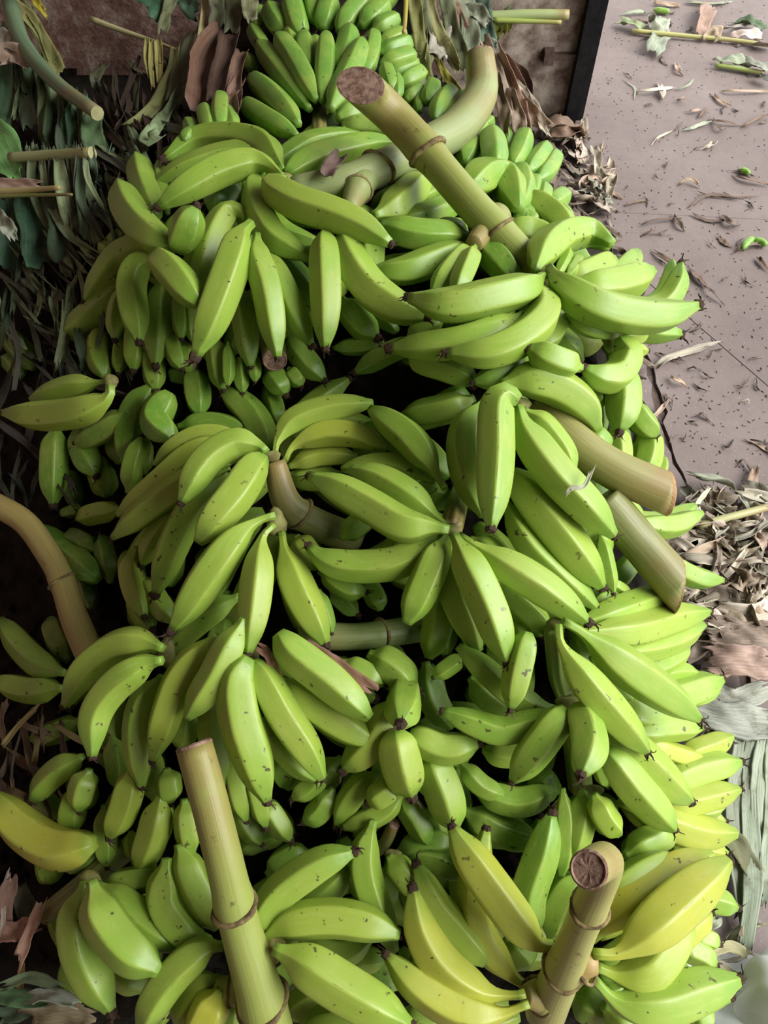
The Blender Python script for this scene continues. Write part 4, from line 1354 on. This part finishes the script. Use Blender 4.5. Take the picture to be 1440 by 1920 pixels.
for i in range(40):
    y_ = rng.uniform(1280, 1830)
    rscrap(rng.uniform(1290, 1400), y_, rng.uniform(30, 80), rng.uniform(8, 20), 3, (PGG, (.22, .2, .13), GRY, BRN), 'dry leaf shred under the right edge of the heap, ' + ('by the flat grey leaf' if y_ < 1450 else ('by the pleated leaf' if y_ < 1700 else 'above the white sack')), 'shreds under the right edge')
for p, w, h, c, lab in [([(1325, 1180), (1380, 1188), (1450, 1195)], 62, [5, 6, 6], (.28, .205, .165), 'broad brown dry leaf lying right of the heap, upper of two'),
                   ([(1328, 1240), (1385, 1238), (1455, 1250)], 66, [5, 7, 6], (.27, .20, .16), 'broad brown dry leaf lying right of the heap, lower of two'),
                   ([(1300, 1330), (1370, 1348), (1450, 1358)], 66, [4, 5, 4], (.25, .26, .21), 'flat grey leaf with a split, right of the heap'),
                   ([(1330, 1290), (1380, 1310), (1440, 1290)], 40, [3, 4, 3], (.29, .29, .25), 'wrinkled pale grey leaf beneath the brown leaves')]:
    o = ribbon(None, 'dry_leaf', p, w, h, c, mode='F', pleats=9, n=22, crumple=.08, curl=.15, taper=(.9, .9)); tag(o, lab, 'leaf')
L = leaf('pleated grey-green leaf laid along the right edge of the heap', 1400, 1560, 'F')
for p, w in [([(1400, 1385), (1385, 1480), (1392, 1600), (1400, 1715)], 50), ([(1440, 1380), (1428, 1480), (1425, 1580), (1420, 1700)], 44), ([(1412, 1400), (1405, 1500), (1412, 1640), (1398, 1780)], 34), ([(1450, 1400), (1450, 1500), (1442, 1620), (1438, 1690)], 34)]:
    ribbon(L, 'leaf_strip', p, w, [4, 5, 4, 2], PGG, mode='F', pleats=6, n=22, crumple=.07, curl=.1, taper=(.9, .7))
for p, w, c, lab in [([(1350, 1560), (1385, 1590), (1420, 1648)], 40, (.13, .14, .07), 'dark olive dry leaf tip under the right hand fruits'), ([(1330, 1785), (1370, 1775), (1405, 1792)], 20, (.25, .25, .14), 'twisted olive leaf shred near the white sack'),
                     ([(1340, 1800), (1385, 1830), (1425, 1845)], 10, (.30, .27, .18), 'thin dry midrib shred running to the white sack')]:
    o = ribbon(None, 'dry_leaf', p, w, [8, 6, 3], c, mode='F', curl=.5, crumple=.15); tag(o, lab, 'leaf')
rr = rib(None, 'leaf_stem', [(1310, 985), (1375, 968), (1450, 948)], (16, 14), [4, 5, 5], (.44, .42, .2), mode='F'); tag(rr, 'pale yellow leaf stem lying across the drift at right', 'stem')

RIM = OUT[8:23]; lit = []
for i in range(70):                                    # shreds along the foot of the heap, mostly behind the fruit
    k = rng.randint(len(RIM) - 1); t = rng.uniform(0, 1)
    x = RIM[k][0] + (RIM[k + 1][0] - RIM[k][0]) * t - rng.uniform(5, 40); y = RIM[k][1] + (RIM[k + 1][1] - RIM[k][1]) * t
    lit.append(rscrap(x, y, rng.uniform(40, 90), rng.uniform(10, 26), 5, ((.16, .125, .095), (.13, .12, .08), (.10, .075, .055)), 'dry leaf shred at the foot of the heap behind its right hand fruits', 'shreds at the foot of the heap'))
join_litter(lit, 'leaf_litter', 'dark dry leaf litter along the foot of the heap', (.13, .10, .075))

# larger pieces up on the far floor
L = leaf('yellow-green leaf rib with torn blades on the far floor', 1300, 68, 'F')
rib(L, 'midrib', [(1185, 58), (1290, 68), (1380, 76), (1445, 86)], (9, 7), 1.5, (.40, .38, .14), mode='F')
for p, w, c in [([(1205, 58), (1195, 45), (1160, 40)], 22, GG), ([(1232, 62), (1240, 45), (1225, 35)], 40, PGG), ([(1240, 66), (1232, 82), (1222, 98)], 34, PGG), ([(1318, 70), (1320, 40), (1330, 8)], 30, (.25, .16, .13)), ([(1328, 76), (1340, 60), (1352, 66)], 26, TAN),
                ([(1375, 70), (1400, 62), (1430, 72)], 24, (.55, .45, .40)), ([(1380, 40), (1405, 40), (1435, 55)], 26, (.10, .15, .08)), ([(1345, 55), (1375, 50), (1400, 48)], 10, GRY), ([(1410, 85), (1425, 80), (1445, 86)], 16, TAN)]:
    ribbon(L, 'leaf_strip', p, w, [1, 3, 2], c, mode='F', curl=.4, crumple=.2, tilt=rng.uniform(-20, 20))
L = leaf('green cut leaf rib with a pale blade at the right edge of the floor', 1395, 125, 'F')
rib(L, 'midrib', [(1342, 122), (1390, 130), (1432, 138)], (9, 9), 1.5, (.28, .36, .10), mode='F')
for p, w, c in [([(1345, 115), (1375, 112), (1405, 118)], 26, PGG), ([(1395, 118), (1420, 122), (1445, 130)], 26, (.25, .25, .2)), ([(1420, 140), (1435, 145), (1445, 150)], 16, (.06, .06, .05))]:
    ribbon(L, 'leaf_strip', p, w, [2, 3, 2], c, mode='F', curl=.4, crumple=.2)
SC = """1168,28 1190,22 1215,25|8|g
1225,5 1250,8 1275,12|9|t
1290,5 1330,8 1370,4|9|g
1215,44 1200,38 1180,42|7|b
1190,182 1190,165 1172,152|3|g
1200,172 1225,168 1262,165|7|p
1236,158 1240,172 1242,184|13|p
1268,120 1272,130 1278,138|9|t
1270,168 1290,160 1300,150|4|g
1270,188 1276,186 1282,184|8|t
1355,172 1375,170 1440,172|5|t
1340,180 1352,190 1370,200|9|t
1290,208 1300,207 1312,206|6|t
1310,220 1318,212 1324,204|8|b
1288,243 1310,235 1332,228|8|g
1330,226 1360,228 1392,236|5|b
1395,236 1415,225 1438,214|7|b
1226,268 1235,258 1260,246|6|p
1318,280 1328,274 1344,266|12|p
1335,222 1350,240 1358,242|6|b
1275,345 1295,335 1312,350|7|t
1380,330 1400,335 1440,345|8|b
1378,320 1395,322 1410,330|8|k
1295,388 1330,365 1385,372|6|b
1300,400 1330,415 1370,410|8|b
1310,360 1345,370 1420,368|4|b
1355,405 1370,418 1388,420|10|b
1205,420 1230,412 1270,410|5|b
1210,440 1225,432 1248,440|6|b
1265,408 1275,420 1280,430|9|b
1350,445 1358,455 1370,462|10|b
1380,470 1400,460 1440,455|8|b
1420,480 1430,495 1440,505|9|b
1228,473 1250,485 1270,500|9|b
1295,505 1310,520 1325,538|14|b
1318,535 1335,545 1352,565|6|b
1232,688 1250,672 1275,664 1342,644|16|p
1230,660 1250,668 1275,676|4|b
1270,668 1275,672 1280,676|4|k
1256,706 1270,712 1285,722|8|t
1304,722 1310,728 1316,730|4|k
1222,783 1232,775 1250,755|8|t
1235,788 1238,792 1242,796|5|k
1308,778 1318,776 1328,788|8|b
1400,825 1420,832 1445,850|9|t
1412,825 1425,828 1436,832|4|k
1410,925 1410,905 1418,875|16|t
1384,870 1394,862 1406,880|5|b
1358,838 1366,838 1372,830|4|k
1295,690 1300,688 1306,692|4|k
1320,700 1326,704 1332,708|4|k
1396,750 1402,748 1404,758|3|p
1130,320 1142,330 1150,345|6|b
1130,350 1150,362 1165,375|9|t
1175,385 1190,378 1215,376|6|b
1120,300 1128,285 1132,270|6|t
1245,20 1240,22 1232,20|5|b
1400,930 1410,925 1420,922|5|b"""
PAL = {'g': (.30, .33, .24), 't': (.36, .27, .20), 'b': (.15, .105, .08), 'p': (.45, .41, .34), 'k': (.05, .035, .03)}
for r_ in SC.split('\n'):
    q = r_.split('|'); pts = [tuple(float(v) for v in p.split(',')) for p in q[0].split()]
    scrap(pts, float(q[1]), [rng.uniform(.2, 1.0) if i % 2 == 0 else rng.uniform(.3, 2.0) for i in range(len(pts))], PAL[q[2]], tone={'g': 'grey-green', 't': 'tan', 'b': 'brown', 'p': 'pale', 'k': 'blackish'}[q[2]], curl=rng.uniform(.2, .8), crumple=.2, tilt=rng.uniform(-20, 20), taper=(.6, .3))
lit = []
for i in range(60):
    x, y = rng.uniform(1120, 1440), rng.uniform(20, 900)
    if x < 1215 and y > 440: continue
    lit.append(rscrap(x, y, rng.uniform(6, 20), rng.uniform(2, 5), .8, ((.08, .06, .05), (.15, .11, .09), (.3, .25, .2)), 'small dry leaf scrap lying on the concrete floor', 'dry leaf scraps on the floor'))
join_litter(lit, 'leaf_slivers', 'fine brown leaf slivers strewn over the concrete floor', (.14, .105, .085))
V, Fc = [], []
for i in range(900):                                   # crumbs, too fine to count
    x, y = rng.uniform(1100, 1440), rng.uniform(0, 960)
    if y > 440 and x < 1210 + (y - 640) * .35: continue
    p = PF(x, y, 0.001); a = rng.uniform(0, 6.28); l = rng.uniform(.002, .007); w_ = rng.uniform(.0008, .002)
    d1 = np.array([math.cos(a), math.sin(a), 0]) * l; d2 = np.array([-math.sin(a), math.cos(a), 0]) * w_; up = np.array([0, 0, .0016])
    b0 = len(V); V += [p + d1, p + d2, p - d1, p - d2, p + up]
    Fc += [(b0, b0 + 1, b0 + 4), (b0 + 1, b0 + 2, b0 + 4), (b0 + 2, b0 + 3, b0 + 4), (b0 + 3, b0, b0 + 4)]
tag(mesh_obj('leaf_crumbs', V, Fc, simple_noise_mat('crumbs', (.03, .022, .018), (.10, .07, .055), 30, .95), smooth_=False), 'fine dark leaf crumbs strewn over the concrete floor', 'debris', kind='stuff')

# green fruit lost on the floor
def floor_fruit(pts, w, label):
    c3 = np.array([PF(x, y, .014) for x, y in pts]); c, L_ = catmull(c3, 14)
    R = w * .5 * np.mean([np.dot(p - CAMP, FWD) for p in c3]) / F; s = np.linspace(0, 1, 14)
    v, f, uv = sweep(c, R * np.interp(s, *PROF['s']), 14, penta(.5), .4)
    tag(mesh_obj('green_banana', v, f, M_BAN, None, uv, C_SMALL), label, 'banana')
floor_fruit([(1225, 18), (1240, 20), (1256, 22)], 11, 'stray green banana on the floor at the top beyond the black post')
floor_fruit([(1392, 466), (1400, 456), (1412, 446)], 15, 'stray green banana among dry shreds at right, nearer of the pair')
floor_fruit([(1412, 450), (1425, 452), (1438, 460)], 13, 'stray green banana among dry shreds at right, partly behind its neighbour')
floor_fruit([(1386, 318), (1396, 320), (1406, 326)], 11, 'stray dark green banana piece at the right edge of the floor')

# bottom left dry leaves
for lab, p, w, c, l in [('torn pinkish brown leaf strip standing at the bottom left edge', [(35, 1800), (55, 1750), (75, 1700)], 22, (.36, .24, .18), 6), ('pinkish dry leaf lying at the left edge near the corner', [(-10, 1745), (25, 1748), (60, 1735)], 36, (.30, .18, .14), 5),
        ('brown dry leaf curl at the left edge above the corner', [(5, 1740), (10, 1690), (22, 1645)], 30, (.25, .15, .12), 5), ('grey-green narrow leaf arching in the bottom left corner', [(5, 1850), (55, 1832), (115, 1850)], 20, (.16, .22, .13), 5),
        ('wide green leaf at the bottom left corner', [(-15, 1868), (40, 1872), (100, 1878)], 30, (.11, .20, .10), 5), ('pale grey leaf tip in the bottom left corner', [(60, 1870), (100, 1866), (140, 1880)], 24, (.30, .36, .31), 6),
        ('crumpled tan leaf at the bottom edge left of the loose hand', [(55, 1910), (110, 1900), (165, 1908)], 44, (.30, .26, .17), 5), ('dark green leaf piece under the corner leaves', [(-10, 1905), (25, 1900), (60, 1890)], 30, (.06, .1, .06), 3),
        ('yellow leaf rib standing in the bottom left corner', [(35, 1880), (38, 1840), (42, 1800)], 12, (.35, .22, .06), 3), ('grey dry shred hanging at left beside the loose hand', [(18, 1640), (8, 1680), (5, 1730)], 10, (.30, .25, .22), 5),
        ('dark withered leaf beside the loose hand stalk', [(30, 1660), (45, 1690), (60, 1730)], 34, (.07, .07, .04), 2), ('straw coloured leaf rib slanting at the left edge', [(0, 1405), (35, 1360), (70, 1325)], 10, (.26, .2, .08), 5)]:
    o = ribbon(None, 'dry_leaf', p, w, l, c, curl=.4, crumple=.16, tilt=rng.uniform(-20, 20)); tag(o, lab, 'leaf')
# two dry wisps caught in the fruit
for lab, p, w, c, l in [('brown papery leaf wedged between the lower middle fruits', [(575, 1215), (625, 1248), (688, 1288)], 34, (.26, .14, .10), 12), ('brown bract curl stuck to the crossing stalk', [(612, 330), (622, 310), (640, 288)], 30, (.16, .10, .085), 13),
        ('small brown leaf shred at the lower left hand crown', [(482, 1212), (500, 1225), (512, 1248)], 18, (.26, .15, .11), 12), ('pale dry wisp curled on a large plantain at right', [(1062, 925), (1072, 915), (1095, 912), (1108, 885)], 8, (.30, .32, .22), 21)]:
    o = ribbon(None, 'dry_leaf', p, w, l, c, curl=.5, crumple=.14); tag(o, lab, 'leaf')

# white woven sacks in the bottom right corner
def make_sack_mat():
    m, nt, N, Lk, b = new_mat('woven_sack')
    tc = nt.nodes.new('ShaderNodeTexCoord')
    w1 = nt.nodes.new('ShaderNodeTexWave'); w1.inputs['Scale'].default_value = 120; Lk.new(tc.outputs['UV'], w1.inputs['Vector'])
    w2 = nt.nodes.new('ShaderNodeTexWave'); w2.inputs['Scale'].default_value = 120; w2.bands_direction = 'Y'; Lk.new(tc.outputs['UV'], w2.inputs['Vector'])
    h = math_n(nt, 'ADD', w1.outputs[1], w2.outputs[1])
    Lk.new(ramp(nt, noise(nt, tc.outputs['Object'], 14, 4), [(0.3, (.66, .67, .66)), (.7, (.82, .83, .83))]), b.inputs['Base Color'])
    b.inputs['Roughness'].default_value = .5
    bump(nt, b, h, .3, .001)
    return m
M_SACK = make_sack_mat()
V, uv, Fc, luv = [], [], [], []
nx, ny = 40, 26
for iy in range(ny):
    for ix in range(nx):
        u, v = ix / (nx - 1), iy / (ny - 1)
        x = 1250 + 270 * u; y = 1772 + v * 200 + 25 * u
        hgt = 5.5 + 2.2 * math.sin(u * 9 + v * 4) * (1 - v * .3) + 1.4 * math.sin(v * 13 - u * 5) + 3.5 * v * u
        edge = min(u, v, 1 - u) * 10
        p = PF(x, y, max(.2, hgt * min(1, edge)) / 100)
        V.append(p); uv.append((u, v))
for iy in range(ny - 1):
    for ix in range(nx - 1):
        q = (iy * nx + ix, (iy + 1) * nx + ix, (iy + 1) * nx + ix + 1, iy * nx + ix + 1); Fc.append(q); luv += [uv[t] for t in q]
o = mesh_obj('woven_sack', V, Fc, M_SACK, None, luv); md = o.modifiers.new('thickness', 'SOLIDIFY'); md.thickness = .0012
tag(o, 'white woven sack lying flat under the bottom right fruits', 'sack')
cen = PF(1505, 1935, .05); V, Fc, luv = [], [], []
nu, nv = 36, 20
for i in range(nv + 1):
    ph = math.pi * i / nv
    for j in range(nu):
        th = 2 * math.pi * j / nu
        sx = math.copysign(abs(math.cos(th)) ** .7, math.cos(th)); sy = math.copysign(abs(math.sin(th)) ** .7, math.sin(th))
        k = 1 + .05 * math.sin(5 * th + 3 * ph) + .04 * math.sin(9 * th - 4 * ph)
        V.append(cen + np.array([sx * .10 * math.sin(ph) ** .6 * k, sy * .11 * math.sin(ph) ** .6 * k, .075 * math.cos(ph) * k + .02]))
for i in range(nv):
    for j in range(nu):
        Fc.append((i * nu + j, (i + 1) * nu + j, (i + 1) * nu + (j + 1) % nu, i * nu + (j + 1) % nu)); luv += [(j / nu, i / nv), (j / nu, (i + 1) / nv), ((j + 1) / nu, (i + 1) / nv), ((j + 1) / nu, i / nv)]
sk = empty('full_sack', (float(cen[0]), float(cen[1]), 0.0)); tag(sk, 'bulging off-white sack cut off by the bottom right corner', 'sack')
mesh_obj('sack_body', V, Fc, M_SACK, sk, luv)
